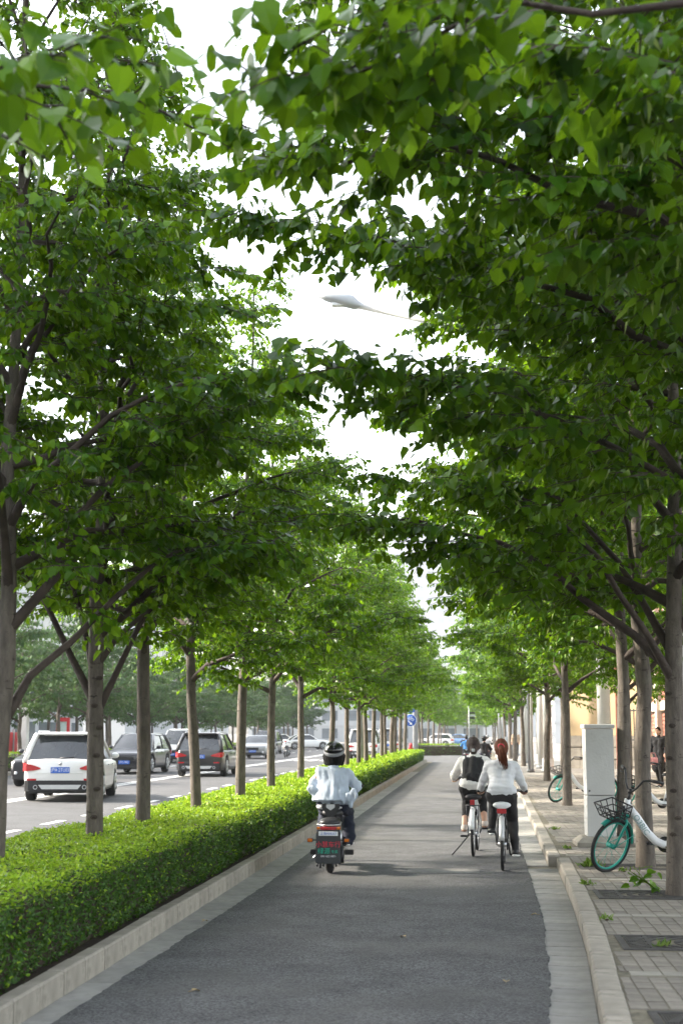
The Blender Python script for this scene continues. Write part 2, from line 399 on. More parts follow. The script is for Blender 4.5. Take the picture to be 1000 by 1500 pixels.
for s in strips[:5]:
    x = kerb_r(s)+.32
    while x < .16*s+1.2:
        o = bpy.data.objects.new('pale_paver', pp); link(o, pavement); o.location = (x, s, PZ+random.uniform(-.002, .002)); x += .202
for s in strips[5:]:
    o = MB().box(kerb_r(s)+.25, 6, s-.1, s+.1, PZ-.03, PZ, bev=.003).build('pale_band', PALEPAVER, pavement)

# iron grates round the near pavement trees
def grate(loc, label):
    w, l = .94, .72
    root = empty('tree_grate', loc)
    tag(root, label, 'tree grate', 'iron grates round the pavement trees')
    part('frame', IRON, root, lambda b: [b.box(-w, w, -l/2, -l/2+.05, -.03, .004, bev=.004), b.box(-w, w, l/2-.05, l/2, -.03, .004, bev=.004),
         b.box(-w, -w+.05, -l/2+.051, l/2-.051, -.03, .004, bev=.004), b.box(w-.05, w, -l/2+.051, l/2-.051, -.03, .004, bev=.004),
         b.box(-w+.2, -w+.23, -l/2+.051, l/2-.051, -.03, .003), b.box(w-.23, w-.2, -l/2+.051, l/2-.051, -.03, .003)])
    for k in range(6):
        r = .16+.062*k
        b = MB()
        for sgn in (0, math.pi):
            ring = []
            for j in range(15):
                a = sgn+.10+(math.pi-.2)*j/14
                sx = 1.75
                ring.append([(math.cos(a)*r*sx*q, max(-l/2+.055, min(l/2-.055, math.sin(a)*r*q)), zz) for q, zz in ((1, -.02), (1, .002), (1+.03/r, .002), (1+.03/r, -.02))])
            b.loft(ring, 0, True, False)
        b.build('bar', IRON, root)
    b = MB()
    for k in range(9): b.box(-w+.06+k*.015, -w+.068+k*.015, -l/2+.06, l/2-.06, -.02, .001)
    b.build('slotted_end', IRON, root)
    part('soil_pit', SOIL, root, lambda b: b.box(-w+.01, w-.01, -l/2+.01, l/2-.01, -.06, -.012))
names = ['iron tree grate at the bottom right corner of the pavement', 'iron tree grate between the pale paver strip and the bicycle trunk row',
         'iron tree grate round the nearest trunk in the pavement', 'iron tree grate under the parked bicycle front wheel', 'iron tree grate beside the grey utility cabinet']
for (gx_, ty), nm in zip(((1.86, 7.75), (1.97, 10.7), (2.07, 13.8), (2.12, 16.57)), names): grate((gx_, ty, PZ), nm)
# flush utility cover in the path
root = empty('utility_cover', (-.35, 17.1, .0085)); tag(root, 'pale scuffed rectangular utility cover in the asphalt path', 'cover')
part('plate', mat('cover_plate', (.125, .124, .12), .8, .25, 9.), root, lambda b: b.box(-.42, .42, -.2, .2, -.004, .003, bev=.002))
part('rim', mat('cover_rim', (.19, .185, .175), .7, .4, 12.), root, lambda b: [b.box(-.47, .47, -.25, -.215, -.004, .004), b.box(-.47, .47, .215, .25, -.004, .004)])

# road markings
lane = tag(empty('lane_marking'), kind='structure')
dm = MB().box(-.075, .075, -.6, .6, 0, .004).mesh('dash', ROADLINE)
d = 20.4
while d < 90:
    o = bpy.data.objects.new('dash', dm); link(o, lane); o.location = (-7.55, d, .001); d += 2.67
d = 22
while d < 150:
    o = bpy.data.objects.new('dash', dm); link(o, lane); o.location = (-14.6, d, .001); d += 6
for x in (-11.15, -10.85): MB().box(x-.06, x+.06, 10, 190, .001, .005).build('centre_line', ROADLINE, lane)
MB().box(-4.75, -4.63, -10, 82, .001, .005).build('edge_line', ROADLINE, lane)
for k in range(9): MB().box(-10.4+k*.75, -10.0+k*.75, 84, 88, .001, .005).build('crossing_bar', ROADLINE, lane)
# far side of the road
o = MB().box(-17.75, -17.6, 20, 300, -.1, .14, bev=.01).build('far_kerb', KERB); tag(o, kind='structure')
sheet('far_side_pavement', -60, -17.75, 10, 300, .10, BRICKFAR)

# ------------------------------------------------------------------ foliage tools
HEART_V = np.array([(0, 0, 0), (.25, -.08, .035), (.46, .22, .085), (.31, .63, .05), (0, 1.03, -.09), (-.31, .63, .05), (-.46, .22, .085), (-.25, -.08, .035), (0, .42, .0)])
HEART_F = np.array([(0, 1, 2, 8), (8, 2, 3, 4), (8, 4, 5, 6), (0, 8, 6, 7)])
DIA_V = np.array([(0, 0, 0), (.42, .38, .09), (0, 1., -.03), (-.42, .38, .09)]); DIA_F = np.array([(0, 1, 2, 3)])
BRACT_V = np.array([(0, 0, 0), (.10, .35, .05), (.06, .8, -.05), (0, 1.1, -.16), (-.06, .8, -.05), (-.10, .35, .05), (0, .5, .0), (0, .5, .0)])
BRACT_V = np.array([(0, 0, 0), (.11, .4, .04), (0, 1.1, -.14), (-.11, .4, .04)])
LENS_V = np.array([(0, 0, 0), (.27, .3, .06), (.2, .72, .03), (0, 1., -.05), (-.2, .72, .03), (-.27, .3, .06)]); LENS_F = np.array([(0, 1, 2, 3), (0, 3, 4, 5)])
MID_V = np.array([(0, 0, 0), (.43, .12, .07), (.34, .60, .05), (0, 1.03, -.08), (-.34, .60, .05), (-.43, .12, .07)])
def nrm(a): return a/np.maximum(np.linalg.norm(a, axis=-1, keepdims=True), 1e-9)
def bake(TV, TF, pos, ax, nr, size, off=0):
    ax = nrm(ax); bi = nrm(np.cross(ax, nr)); n2 = np.cross(bi, ax)
    k_ = np.random.default_rng(len(pos)); zs = k_.uniform(-.4, 2.6, (len(pos), 1, 1)); ws = k_.uniform(.78, 1.12, (len(pos), 1, 1)); tw_ = k_.normal(0, .10, (len(pos), 1, 1))
    V = pos[:, None, :]+size[:, None, None]*((TV[None, :, 0:1]*ws+TV[None, :, 1:2]**2*tw_)*bi[:, None]+TV[None, :, 1:2]*ax[:, None]+TV[None, :, 2:3]*zs*n2[:, None])
    F = np.arange(len(pos))[:, None, None]*len(TV)+TF[None]+off
    return V.reshape(-1, 3), F.reshape(-1, TF.shape[1])
def np_tube(pts, rad, n):
    pts = np.asarray(pts, float); k = len(pts)
    d = nrm(np.gradient(pts, axis=0)); up = np.array([0, 0, 1.]) if abs(d[0, 2]) < .9 else np.array([1., 0, 0])
    a = nrm(np.cross(d, up)); b = np.cross(a, d); th = np.arange(n)*2*np.pi/n
    V = pts[:, None]+rad[:, None, None]*(np.cos(th)[None, :, None]*a[:, None]+np.sin(th)[None, :, None]*b[:, None])
    i = np.arange(k-1)[:, None]*n; j = np.arange(n)[None]
    F = np.stack([i+j, i+(j+1) % n, i+n+(j+1) % n, i+n+j], -1).reshape(-1, 4)
    return V.reshape(-1, 3), F

class Tree:
    """trunk line, limbs, twigs and leaf frames of one tree, in its own coordinates"""
    def __init__(s, seed, H, zb, prof, nl, leaf=.090, spacing=.037, trunk_r=.085, bias=None, low=None, limbs=None, simple=False, lean=(0, 0), subs=4, mid=False, bract=.04, minz=None):
        r = s.r = np.random.default_rng(seed); s.simple = simple; s.mid = mid; s.bract = bract
        s.H = H; nt_ = 14; z = np.linspace(-.12, H, nt_)
        wob = np.cumsum(r.normal(0, .022, (nt_, 2)), 0); wob -= wob[0]; wob[:3] *= .3
        s.trunk = np.column_stack([wob[:, 0]+lean[0]*z/H, wob[:, 1]+lean[1]*z/H, z])
        s.trad = np.interp(z, [-.12, .15, 2.2, H*.6, H], [trunk_r*1.25, trunk_r*1.04, trunk_r*.88, trunk_r*.42, .012])
        s.limbs = []; s.tw = []; s.LP = []; s.LA = []; s.LN = []; s.LS = []; s.LB = []
        pz, pr = [p[0] for p in prof], [p[1] for p in prof]
        for i in range(nl):
            u = (i+.5)/nl; z0 = zb+(H-.45-zb)*u**1.0; az = i*2.39996+r.normal(0, .25)
            rise = (.72*(1-u)+.45)*r.uniform(.4, 1.6)
            rr = np.interp(z0+rise, pz, pr)*r.uniform(.78, 1.12)
            if bias: rr *= 1+bias[0]*math.cos(az-bias[1])
            if rr < .15: continue
            s.limb(z0, az, rr, rise, max(.012, trunk_r*.46*(1-u)+.008), leaf, spacing, subs)
        for L_ in (limbs or []): s.limb(*L_[:5], leaf, spacing, subs, *L_[5:])
        s.fan(s.trunk[-5:], 1.3, leaf, spacing, 2, .05)
        s.twig(s.trunk[-4:], .1, leaf, spacing)
        if minz is not None: pass
    def on_trunk(s, z):
        return np.array([np.interp(z, s.trunk[:, 2], s.trunk[:, 0]), np.interp(z, s.trunk[:, 2], s.trunk[:, 1]), z])
    def limb(s, z0, az, rr, rise, r0, leaf, spacing, subs, t_leaf=.07):
        r = s.r; n = 8; t = np.linspace(0, 1, n); p0 = s.on_trunk(z0)
        curl = r.normal(0, .18)
        a = az+curl*t
        h = rr*t; zz = z0+rise*(1-(1-t)**1.7)-.20*t**3
        pts = np.column_stack([p0[0]+np.cos(a)*h, p0[1]+np.sin(a)*h, zz])
        pts[1:-1] += r.normal(0, .022*min(rr, 2.), (n-2, 3))
        rad = np.interp(t, [0, .1, 1], [r0*1.15, r0*.85, .005])
        s.limbs.append((pts, rad, r0))
        s.fan(pts, rr, leaf, spacing, subs, t_leaf)
    def fan(s, pts, rr, leaf, spacing, subs, t_leaf):
        r = s.r; n = len(pts); t = np.linspace(0, 1, n)
        n2 = max(3, int(rr/.125)); side = 1
        for k in range(n2):
            tt = t_leaf+(1-t_leaf)*(k+r.uniform(.2, .9))/n2
            p = np.array([np.interp(tt, t, pts[:, c]) for c in range(3)])
            d = pts[min(n-1, int(tt*(n-1))+1)]-pts[max(0, int(tt*(n-1)))]
            a = math.atan2(d[1], d[0])+side*r.uniform(.6, 1.25); side = -side
            ln = r.uniform(.6, 1.1)*(.30+.24*min(rr, 3.))*(1.15-.65*tt)
            q = np.linspace(0, 1, 5)
            sl = r.uniform(-.22, .48)
            line = p+np.column_stack([np.cos(a+.3*q*side)*ln*q, np.sin(a+.3*q*side)*ln*q, sl*ln*q-.22*ln*q**2.2])
            s.twig(line, .12, leaf, spacing)
            for m in range(subs):
                qq = r.uniform(.2, .85); p2 = np.array([np.interp(qq, q, line[:, c]) for c in range(3)])
                a2 = a+r.choice([-1, 1])*r.uniform(.5, 1.1); l2 = r.uniform(.18, .42)
                w = np.linspace(0, 1, 3)
                s.twig(p2+np.column_stack([np.cos(a2)*l2*w, np.sin(a2)*l2*w, r.uniform(-.5, .6)*l2*w-.15*l2*w**2]), .1, leaf, spacing)
        s.twig(pts[-3:], .0, leaf, spacing)
    def twig(s, line, t0, leaf, spacing):
        r = s.r; seg = np.linalg.norm(np.diff(line, axis=0), axis=1); ln = seg.sum(); n = max(2, int(ln*(1-t0)/spacing))
        s.tw.append(line)
        t = np.linspace(0, 1, len(line)); q = t0+(1-t0)*(np.arange(n)+.7)/n
        p = np.column_stack([np.interp(q, t, line[:, c]) for c in range(3)])
        d = nrm(line[-1]-line[0])[None].repeat(n, 0); up = np.array([0, 0, 1.])
        sd = nrm(np.cross(d, up))*np.where(np.arange(n) % 2, 1, -1)[:, None]
        a = nrm(sd*.75+d*.45+np.array([0, 0, -.85])+r.normal(0, .38, (n, 3)))
        nr = up*.65+sd*.45+d*.4+r.normal(0, .42, (n, 3))
        s.LP.append(p+sd*.028+np.array([0, 0, -.012])); s.LA.append(a); s.LN.append(nr)
        s.LS.append(leaf*np.clip(r.normal(1, .26, n), .4, 1.6))
        s.LB.append(r.random(n) < s.bract)
    def arrays(s):
        return [np.concatenate(x) for x in (s.LP, s.LA, s.LN, s.LS, s.LB)]
    def crown(s, mats, skip=None, twig_n=3, step=1):
        P_, A, N_, S, B = s.arrays(); keep = np.ones(len(P_), bool)
        if skip is not None: keep[skip] = False
        TV, TF = (DIA_V, DIA_F) if s.simple else (MID_V, LENS_F) if s.mid else (HEART_V, HEART_F)
        k = keep & ~B
        V1, F1 = bake(TV, TF, P_[k], A[k], N_[k], S[k])
        k = keep & B
        V2, F2 = bake(BRACT_V, DIA_F, P_[k], A[k]+np.array([0, 0, -.3]), N_[k], S[k]*1.0, len(V1))
        Vs, Fs, mi = [V1, V2], [F1, F2], [np.zeros(len(F1)), np.ones(len(F2))]; off = len(V1)+len(V2)
        for line in s.tw:
            v, f = np_tube(line, np.linspace(.006, .0025, len(line)), twig_n); Vs.append(v); Fs.append(f+off); off += len(v); mi.append(np.full(len(f), 2))
        return np_mesh('crown', np.concatenate(Vs), np.concatenate(Fs), mats, np.concatenate(mi))
    def trunk_mesh(s, m, n=12):
        # a ringed, slightly knobbly trunk
        z = np.linspace(0, 1, 40); t = np.linspace(0, 1, len(s.trunk))
        pts = np.column_stack([np.interp(z, t, s.trunk[:, c]) for c in range(3)])
        rad = np.interp(z, t, s.trad)*(1+s.r.normal(0, .025, 40)); rad[0] *= 1.12
        V, F = np_tube(pts, rad, n); return np_mesh('trunk', V, F, [m], smooth=np.ones(len(F), bool))
    def limb_mesh(s, i, m, n=7):
        pts, rad, r0 = s.limbs[i]; V, F = np_tube(pts, rad, n); return np_mesh('branch', V, F, [m], smooth=np.ones(len(F), bool))

def tree_parts(root, T, mats, bark, bark2, n_sep=99, skip=None):
    link(bpy.data.objects.new('trunk', T.trunk_mesh(bark)), root)
    for i in range(min(n_sep, len(T.limbs))): link(bpy.data.objects.new('branch', T.limb_mesh(i, bark2)), root)
    c = link(bpy.data.objects.new('crown', T.crown(mats, skip)), root); tag(c, kind='stuff')
    return c
LM = [LEAF, BRACT, BARKB]
heart_me = np_mesh('leaf', *bake(HEART_V, HEART_F, np.zeros((1, 3)), np.array([[0, 1., 0]]), np.array([[0, 0, 1.]]), np.ones(1)), [LEAF_ONE])
def frames(a, n_, s, p):
    a = nrm(a); b = nrm(np.cross(a, n_)); c = np.cross(b, a)
    return Matrix(((b[0]*s, a[0]*s, c[0]*s, p[0]), (b[1]*s, a[1]*s, c[1]*s, p[1]), (b[2]*s, a[2]*s, c[2]*s, p[2]), (0, 0, 0, 1)))
def near_tree(name, T, loc, n, label, cat, group):
    """a tree of its own: the n leaves that show largest are leaf objects, the rest one mass"""
    root = empty(name, loc); tag(root, label, cat, group)
    P_, A, N_, S, B = T.arrays(); v, z = in_view(P_+np.array(loc), .0); v &= ~B
    score = np.where(v, S/np.maximum(z, .5), 0); idx = np.argsort(-score)[:n]; idx = idx[score[idx] > 0]
    c = tree_parts(root, T, LM, BARK, BARKB, skip=idx)
    for i in idx:
        o = bpy.data.objects.new('leaf', heart_me); link(o, c); o.matrix_local = frames(A[i], N_[i], S[i], P_[i])
    return root
# ------------------------------------------------------------------ hedge in the planting bed
def hedge(name, x0, x1, d0, d1, z0, z1, label, near_leaves=0, dens=2700., size0=.030, end_face=True):
    r = np.random.default_rng(11); root = empty(name, ((x0+x1)/2, d0, 0)); tag(root, label, 'hedge')
    ox, oy = (x0+x1)/2, d0
    part('core', SOIL, root, lambda b: b.box(x0-ox+.10, x1-ox-.10, .1, d1-d0-.1, z0-.1, z1-.12))
    Ps, As, Ns, Ss, Ms = [], [], [], [], []
    def wave(x, y): return .016*np.sin(2.1*x+1.7*y)+.012*np.sin(5.3*y+3*x)+.010*np.sin(11*y-7*x)
    edges = [d0]
    while edges[-1] < d1: edges.append(min(d1, edges[-1]*1.18+.2))
    for a, b in zip(edges[:-1], edges[1:]):
        dm_ = max((a+b)/2, 8); s = size0*min(3.2, max(1, dm_/13.)); den = dens*(size0/s)**2
        n = int((x1-x0)*(b-a)*den)                                   # top
        x = r.uniform(x0, x1, n); y = r.uniform(a, b, n); z = z1+wave(x, y)+r.normal(-.008, .013, n)
        e = np.minimum(x-x0, x1-x); z -= np.where(e < .1, (.1-e)**2*6, 0)
        Ps.append(np.column_stack([x, y, z])); As.append(np.column_stack([r.normal(0, 1, n), r.normal(0, 1, n), r.uniform(-.1, 1.0, n)]))
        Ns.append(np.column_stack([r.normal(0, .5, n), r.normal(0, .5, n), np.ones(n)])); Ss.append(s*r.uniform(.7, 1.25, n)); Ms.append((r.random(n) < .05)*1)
        for xs, sg in ((x1, 1), (x0, -1)):                           # sides
            if sg < 0 and a > 40: continue
            n = int((z1-z0)*(b-a)*den*1.15); y = r.uniform(a, b, n); z = z0+(z1-z0)*r.uniform(0, 1, n)**.9
            x = xs-sg*(.02+abs(r.normal(0, .035, n)))+sg*1.2*wave(z*2, y)-sg*np.where(z < z0+.12, (z0+.12-z)*.5, 0)-sg*np.where(z > z1-.1, (z-z1+.1)**2*5, 0)
            Ps.append(np.column_stack([x, y, z])); As.append(np.column_stack([sg*r.uniform(.1, 1.1, n), r.normal(0, .8, n), r.normal(.25, .7, n)]))
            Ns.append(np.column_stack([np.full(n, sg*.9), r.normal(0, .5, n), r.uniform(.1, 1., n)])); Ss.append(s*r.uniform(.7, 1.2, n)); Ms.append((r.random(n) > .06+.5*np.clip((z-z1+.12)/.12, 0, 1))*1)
    if end_face:
        for ye, sg in ((d0, -1), (d1, 1)):
            dm_ = max(ye, 8); s = size0*min(3.2, max(1, dm_/13.)); n = int((x1-x0)*(z1-z0)*dens*(size0/s)**2*1.3)
            x = r.uniform(x0, x1, n); z = z0+(z1-z0)*r.random(n); y = ye-sg*abs(r.normal(0, .04, n))
            Ps.append(np.column_stack([x, y, z])); As.append(np.column_stack([r.normal(0, .8, n), np.full(n, sg*.6), r.normal(.2, .7, n)]))
            Ns.append(np.column_stack([r.normal(0, .5, n), np.full(n, sg*.9), r.uniform(.1, 1, n)])); Ss.append(s*r.uniform(.7, 1.2, n)); Ms.append(np.ones(n, int))
    P_, A, N_, S, Mi = [np.concatenate(q) for q in (Ps, As, Ns, Ss, Ms)]
    P_ = P_-np.array([ox, oy, 0])
    keep = np.ones(len(P_), bool); idx = []
    if near_leaves:
        v, zz = in_view(P_+np.array([ox, oy, 0]), 0.); sc_ = np.where(v, S/zz, 0); idx = np.argsort(-sc_)[:near_leaves]; keep[idx] = False
    fine = keep & (P_[:, 1]+oy < 15); rough_ = keep & ~fine
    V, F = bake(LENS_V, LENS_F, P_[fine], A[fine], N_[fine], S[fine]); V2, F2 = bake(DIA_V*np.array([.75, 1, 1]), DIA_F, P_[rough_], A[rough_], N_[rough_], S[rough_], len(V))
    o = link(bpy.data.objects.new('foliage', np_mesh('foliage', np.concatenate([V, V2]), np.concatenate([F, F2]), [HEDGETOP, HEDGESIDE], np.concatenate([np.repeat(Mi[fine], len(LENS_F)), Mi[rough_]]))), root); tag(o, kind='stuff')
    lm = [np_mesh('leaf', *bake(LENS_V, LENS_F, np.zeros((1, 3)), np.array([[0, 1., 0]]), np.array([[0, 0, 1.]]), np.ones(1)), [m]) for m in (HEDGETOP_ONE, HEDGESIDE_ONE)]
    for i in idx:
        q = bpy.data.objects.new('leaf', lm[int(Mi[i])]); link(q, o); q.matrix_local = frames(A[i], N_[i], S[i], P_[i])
    return root
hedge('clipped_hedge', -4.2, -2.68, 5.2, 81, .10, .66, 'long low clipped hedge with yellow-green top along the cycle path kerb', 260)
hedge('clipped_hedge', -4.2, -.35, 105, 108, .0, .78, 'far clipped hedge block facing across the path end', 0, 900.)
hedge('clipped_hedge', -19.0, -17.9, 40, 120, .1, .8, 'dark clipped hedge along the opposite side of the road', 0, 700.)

# ------------------------------------------------------------------ trees
ORD = ['nearest', 'second', 'third', 'fourth', 'fifth', 'sixth', 'seventh', 'eighth', 'ninth', 'tenth', 'eleventh', 'twelfth', 'thirteenth', 'fourteenth']
PROF_L = [(2.0, 1.6), (2.7, 2.3), (3.4, 2.4), (4.2, 2.1), (5, 1.7), (6, 1.3), (7, .9), (8, .55), (9.2, .2)]
PROF_R = [(1.9, 1.4), (2.8, 2.2), (4., 2.55), (5., 2.85), (6., 3.05), (7, 2.8), (8.5, 1.9), (10, .4)]
shoot_me = np_mesh('leaf', *bake(HEART_V, HEART_F, np.zeros((1, 3)), np.array([[0, 1., 0]]), np.array([[0, 0, 1.]]), np.ones(1)), [LEAF_ONE])
GL, GR = 'trees growing in the hedge bed', 'trees along the pavement'
# nearest trees, each built on its own
near_tree('linden_tree', Tree(101, 7.0, 4.3, [(4, .4), (5.2, .9), (7, .3)], 7, limbs=[(3.75, .05, 2.35, .65, .024), (3.5, -.3, 2.35, .55, .020)], leaf=.09, spacing=.06, subs=1), (-3.5, 5.2, .1), 200,
          'linden tree outside the frame whose blurred leafy twigs hang in the top left corner', 'tree', GL)
near_tree('linden_tree', Tree(102, 7.5, 4.3, [(4, .6), (5.2, 1.2), (7.5, .4)], 6, limbs=[(4.0, math.pi+.03, 2.55, .24, .027, .62)], leaf=.092, spacing=.052, subs=2), (1.95, 4.9, PZ), 240,
          'linden tree outside the frame with one bare limb reaching level across the top', 'tree', GR)
near_tree('linden_tree', Tree(103, 9.5, 3.35, [(3.3, 1.8), (4.2, 2.6), (5.6, 2.6), (7, 2.2), (9.5, .4)], 24, bias=(.0, math.pi), leaf=.09, bract=.07, limbs=[(3.8, math.pi-.12, 2.9, 1.2, .04), (4.2, math.pi+.22, 2.6, 1.1, .036)]), (1.93, 7.75, PZ), 240,
          'linden tree with large dark leaves filling the upper right of the view', 'tree', GR)
near_tree('linden_tree', Tree(104, 10., 2.9, PROF_R, 26, bract=.07, mid=True, bias=(.04, math.pi), trunk_r=.1, limbs=[(4.2, math.pi-.1, 3.7, 1.4, .04), (3.1, math.pi+.22, 3.2, 1.0, .036)]), (1.93, 10.7, PZ), 240,
          'linden tree behind the large upper right leaves, its trunk just out of frame', 'tree', GR)
near_tree('linden_tree', Tree(105, 10., 2.3, PROF_R, 28, bias=(.03, math.pi), trunk_r=.096, mid=True, limbs=[(2.05, math.pi-.25, 2.9, 1.7, .05, .35), (1.95, math.pi+.6, 2.2, 1.9, .042, .35), (2.2, math.pi-.8, 2.2, 2.2, .045, .35)]), (1.89, 13.8, PZ), 160,
          'linden tree with forked trunk at the right edge, nearest trunk standing in the pavement', 'tree', GR)
near_tree('linden_tree', Tree(106, 9.4, 2.2, PROF_L, 42, mid=True, leaf=.07, spacing=.028, trunk_r=.075, limbs=[(1.55, .75, 2.0, 1.7, .04, .55), (2.0, 2.2, 1.6, 1.7, .03, .4)]), (-3.60, 10.75, .1), 160,
          'linden tree in the hedge at the left edge, with one limb slanting right', 'tree', GL)
near_tree('linden_tree', Tree(107, 9.6, 2.3, PROF_L, 42, mid=True, leaf=.07, spacing=.028, trunk_r=.08, limbs=[(1.75, 2.7, 1.7, 1.9, .04, .45), (1.65, .35, 1.4, 2.0, .036, .45), (1.95, 2.2, 1.5, 1.8, .034, .4), (2.1, -.3, 1.7, 1.2, .028, .35)]), (-3.42, 12.95, .1), 160,
          'linden tree in the hedge just right of the white car, trunk with dark knots', 'tree', GL)
# healed branch scars on the nearest trunks
def knots(loc, spots, r):
    root = [o for o in bpy.data.objects if o.type == 'EMPTY' and o.name.startswith('linden_tree') and (o.location-Vector(loc)).length < .01][0]
    for a, z in spots:
        c = Vector((r*.96*math.sin(a), -r*.96*math.cos(a), z)); nx = Vector((math.sin(a), -math.cos(a), 0))
        b = MB(); b.ring(c, nx, .022, .006, 12, 5); b.disc(c, nx, .016, .012, 10)
        b.xf(Matrix.Translation(c) @ Matrix.Diagonal((1.25, 1.25, .75, 1)) @ Matrix.Translation(-c)); b.build('knot', BARKB, root)
knots((1.89, 13.8, PZ), [(-.5, .55), (-.3, .95), (-.6, 1.25), (-.2, 1.55), (-.45, 1.85), (.1, .7)], .09)
knots((-3.42, 12.95, .1), [(.2, .75), (.5, 1.0), (.3, 1.3), (.6, 1.55), (-.1, 1.75), (.4, 2.0), (.2, .5)], .075)
knots((-3.60, 10.75, .1), [(.5, .9), (.7, 1.5), (.4, 2.0)], .07)
# kinds that are copied along both rows
def proto(T, name, mats, n_sep):
    root = empty(name, (0, -60, 0)); tree_parts(root, T, mats, BARK, BARKB, n_sep); return root
left_kinds = [proto(Tree(200+i, 8.9+.3*(i % 2), 2.25, PROF_L, 36, trunk_r=.078, mid=True, leaf=.066, spacing=.027, limbs=[(1.80, i*1.1+.3, 1.7, 1.9, .036, .42), (1.95, i*1.1+2.6, 1.6, 1.8, .033, .42), (1.70, i*1.1+4.5, 1.6, 2.0, .034, .42)]), 'linden_tree', LM, 14) for i in range(3)]
right_kinds = [proto(Tree(220+i, 9.6, 2.3, PROF_R, 27, bract=.07, bias=(.03, math.pi), trunk_r=.095, mid=True, leaf=.08, spacing=.033, limbs=[(1.95, 2.6+i*.4, 2.2, 2.0, .046, .4), (2.1, 4.2+i*.3, 1.9, 1.9, .04, .4), (1.85, .4-i*.3, 1.7, 1.9, .04, .4)]), 'linden_tree', LM, 14) for i in range(3)]
far_kinds = [proto(Tree(240+i, 8.8, 2.5, PROF_L, 26, leaf=.14, spacing=.085, simple=True, trunk_r=.09), 'linden_tree', LM, 6) for i in range(2)]
farr_kinds = [proto(Tree(250+i, 9.4, 2.1, PROF_R, 26, leaf=.14, spacing=.08, simple=True, trunk_r=.095), 'linden_tree', LM, 6) for i in range(2)]
opp_kinds = [proto(Tree(260+i, 7.4, 2.0, [(1.9, 1.6), (2.8, 2.7), (4.2, 2.9), (5.6, 2.2), (7.4, .5)], 24, leaf=.16, spacing=.10, simple=True, trunk_r=.1), 'broadleaf_tree', [FARLEAF, FARLEAF, BARKB], 6) for i in range(2)]
used = set()
def place(kinds, i, loc, rz, s, label, cat, group, ry=0.):
    k = kinds[i % len(kinds)]
    o = k if k.name not in used else copy_tree(k); used.add(k.name)
    o.location = loc; o.rotation_euler = (0, ry, rz); o.scale = (s, s, s); tag(o, label, cat, group); return o
rr_ = random.Random(5)
LEFT = [15.4, 18.6, 22.1, 25.8, 30.0, 36.0, 41.5, 44.8, 48.0, 52.0, 56.5, 60.5]
ll = ['linden tree in the hedge just left of the dark rear-facing SUV', 'linden tree with trunk leaning across the rear of the dark SUV', 'linden tree in the hedge in front of the grey oncoming sedan',
      'linden tree in the hedge, beside the second oncoming dark SUV', 'linden tree in the hedge just left of the moped rider, slender pale trunk', 'linden tree directly behind the moped rider helmet']
for i, d in enumerate(LEFT):
    lab = ll[i] if i < len(ll) else f'linden tree in the hedge, {ORD[i-5]} trunk beyond the moped rider helmet'
    place(left_kinds, i, (-3.55+rr_.uniform(-.06, .06), d, .1), rr_.uniform(0, 6.28), rr_.uniform(.93, 1.04), lab, 'tree', GL, R(-4.5) if i == 1 else rr_.uniform(-.012, .012))
for i, d in enumerate([64.5, 68.5, 73, 77.5]):
    place(far_kinds, i, (-3.6+rr_.uniform(-.1, .1), d, .1), rr_.uniform(0, 6.28), rr_.uniform(1.02, 1.12), f'linden tree in the hedge, {ORD[3-i] if i < 3 else "nearest"} trunk before the hedge end'.replace('nearest trunk before', 'last trunk before'), 'tree', GL)
for i, d in enumerate([106.5, 112, 118, 125, 133, 142, 152, 164, 178, 195, 215]):
    place(far_kinds, i, (-3.6+rr_.uniform(-.2, .2), d, .0), rr_.uniform(0, 6.28), rr_.uniform(.95, 1.12), 'distant linden tree beyond the round blue sign, one of the far row', 'tree', 'far trees beyond the blue sign')
RIGHT = [(1.92, 16.57), (2.03, 19.75), (1.95, 30.3), (2.85, 24.8), (3.75, 35.5), (4.35, 41), (2.35, 46), (3.3, 53)]
rl = ['linden tree right behind the parked white bicycle handlebar', 'linden tree close beside the grey utility cabinet', 'linden tree between the cabinet and the teal parked bicycle wheel', 'linden tree hidden behind the trunks right of the cabinet', 'linden tree whose trunk is hidden behind the cabinet']
for i, (x, d) in enumerate(RIGHT):
    lab = rl[i] if i < 5 else f'linden tree on the pavement, {ORD[i-4]} beyond the teal bicycle wheel'
    place(right_kinds, i, (x, d, PZ), rr_.uniform(-.5, .5), rr_.uniform(.94, 1.05), lab, 'tree', GR, rr_.uniform(-.012, .012))
for i, d in enumerate([66, 77, 85, 90, 99, 110, 122, 136, 152, 170, 190]):
    place(farr_kinds, i, (2.3+rr_.uniform(-.15, .15)+(d > 100)*(d-100)*.005, d, PZ), rr_.uniform(0, 6.28), rr_.uniform(1.0, 1.15), 'distant linden tree on the pavement among the far white poles', 'tree', 'far pavement trees')
for i, (x, d) in enumerate(((-2.2, 205), (-.6, 222), (.9, 236), (2.2, 214), (-1.4, 246), (1.6, 252), (-4.5, 232), (4.5, 240))):
    place(farr_kinds, i+20, (x, d, 0), rr_.uniform(0, 6.28), rr_.uniform(1.1, 1.3), 'farthest linden tree closing the end of the street', 'tree', 'trees closing the end of the street')
oi = 0
for x, d0, d1, st in ((-21.0, 46, 190, 6.0), (-27.5, 60, 200, 8.0)):
    d = d0
    while d < d1:
        place(opp_kinds, oi, (x+rr_.uniform(-.6, .6), d+rr_.uniform(-.8, .8), .1), rr_.uniform(0, 6.28), rr_.uniform(.9, 1.15), 'hazy broadleaf tree in the ' + ('front' if x > -25 else 'rear') + ' row across the road', 'tree', 'trees across the road ' + ('front' if x > -25 else 'rear')); oi += 1; d += st
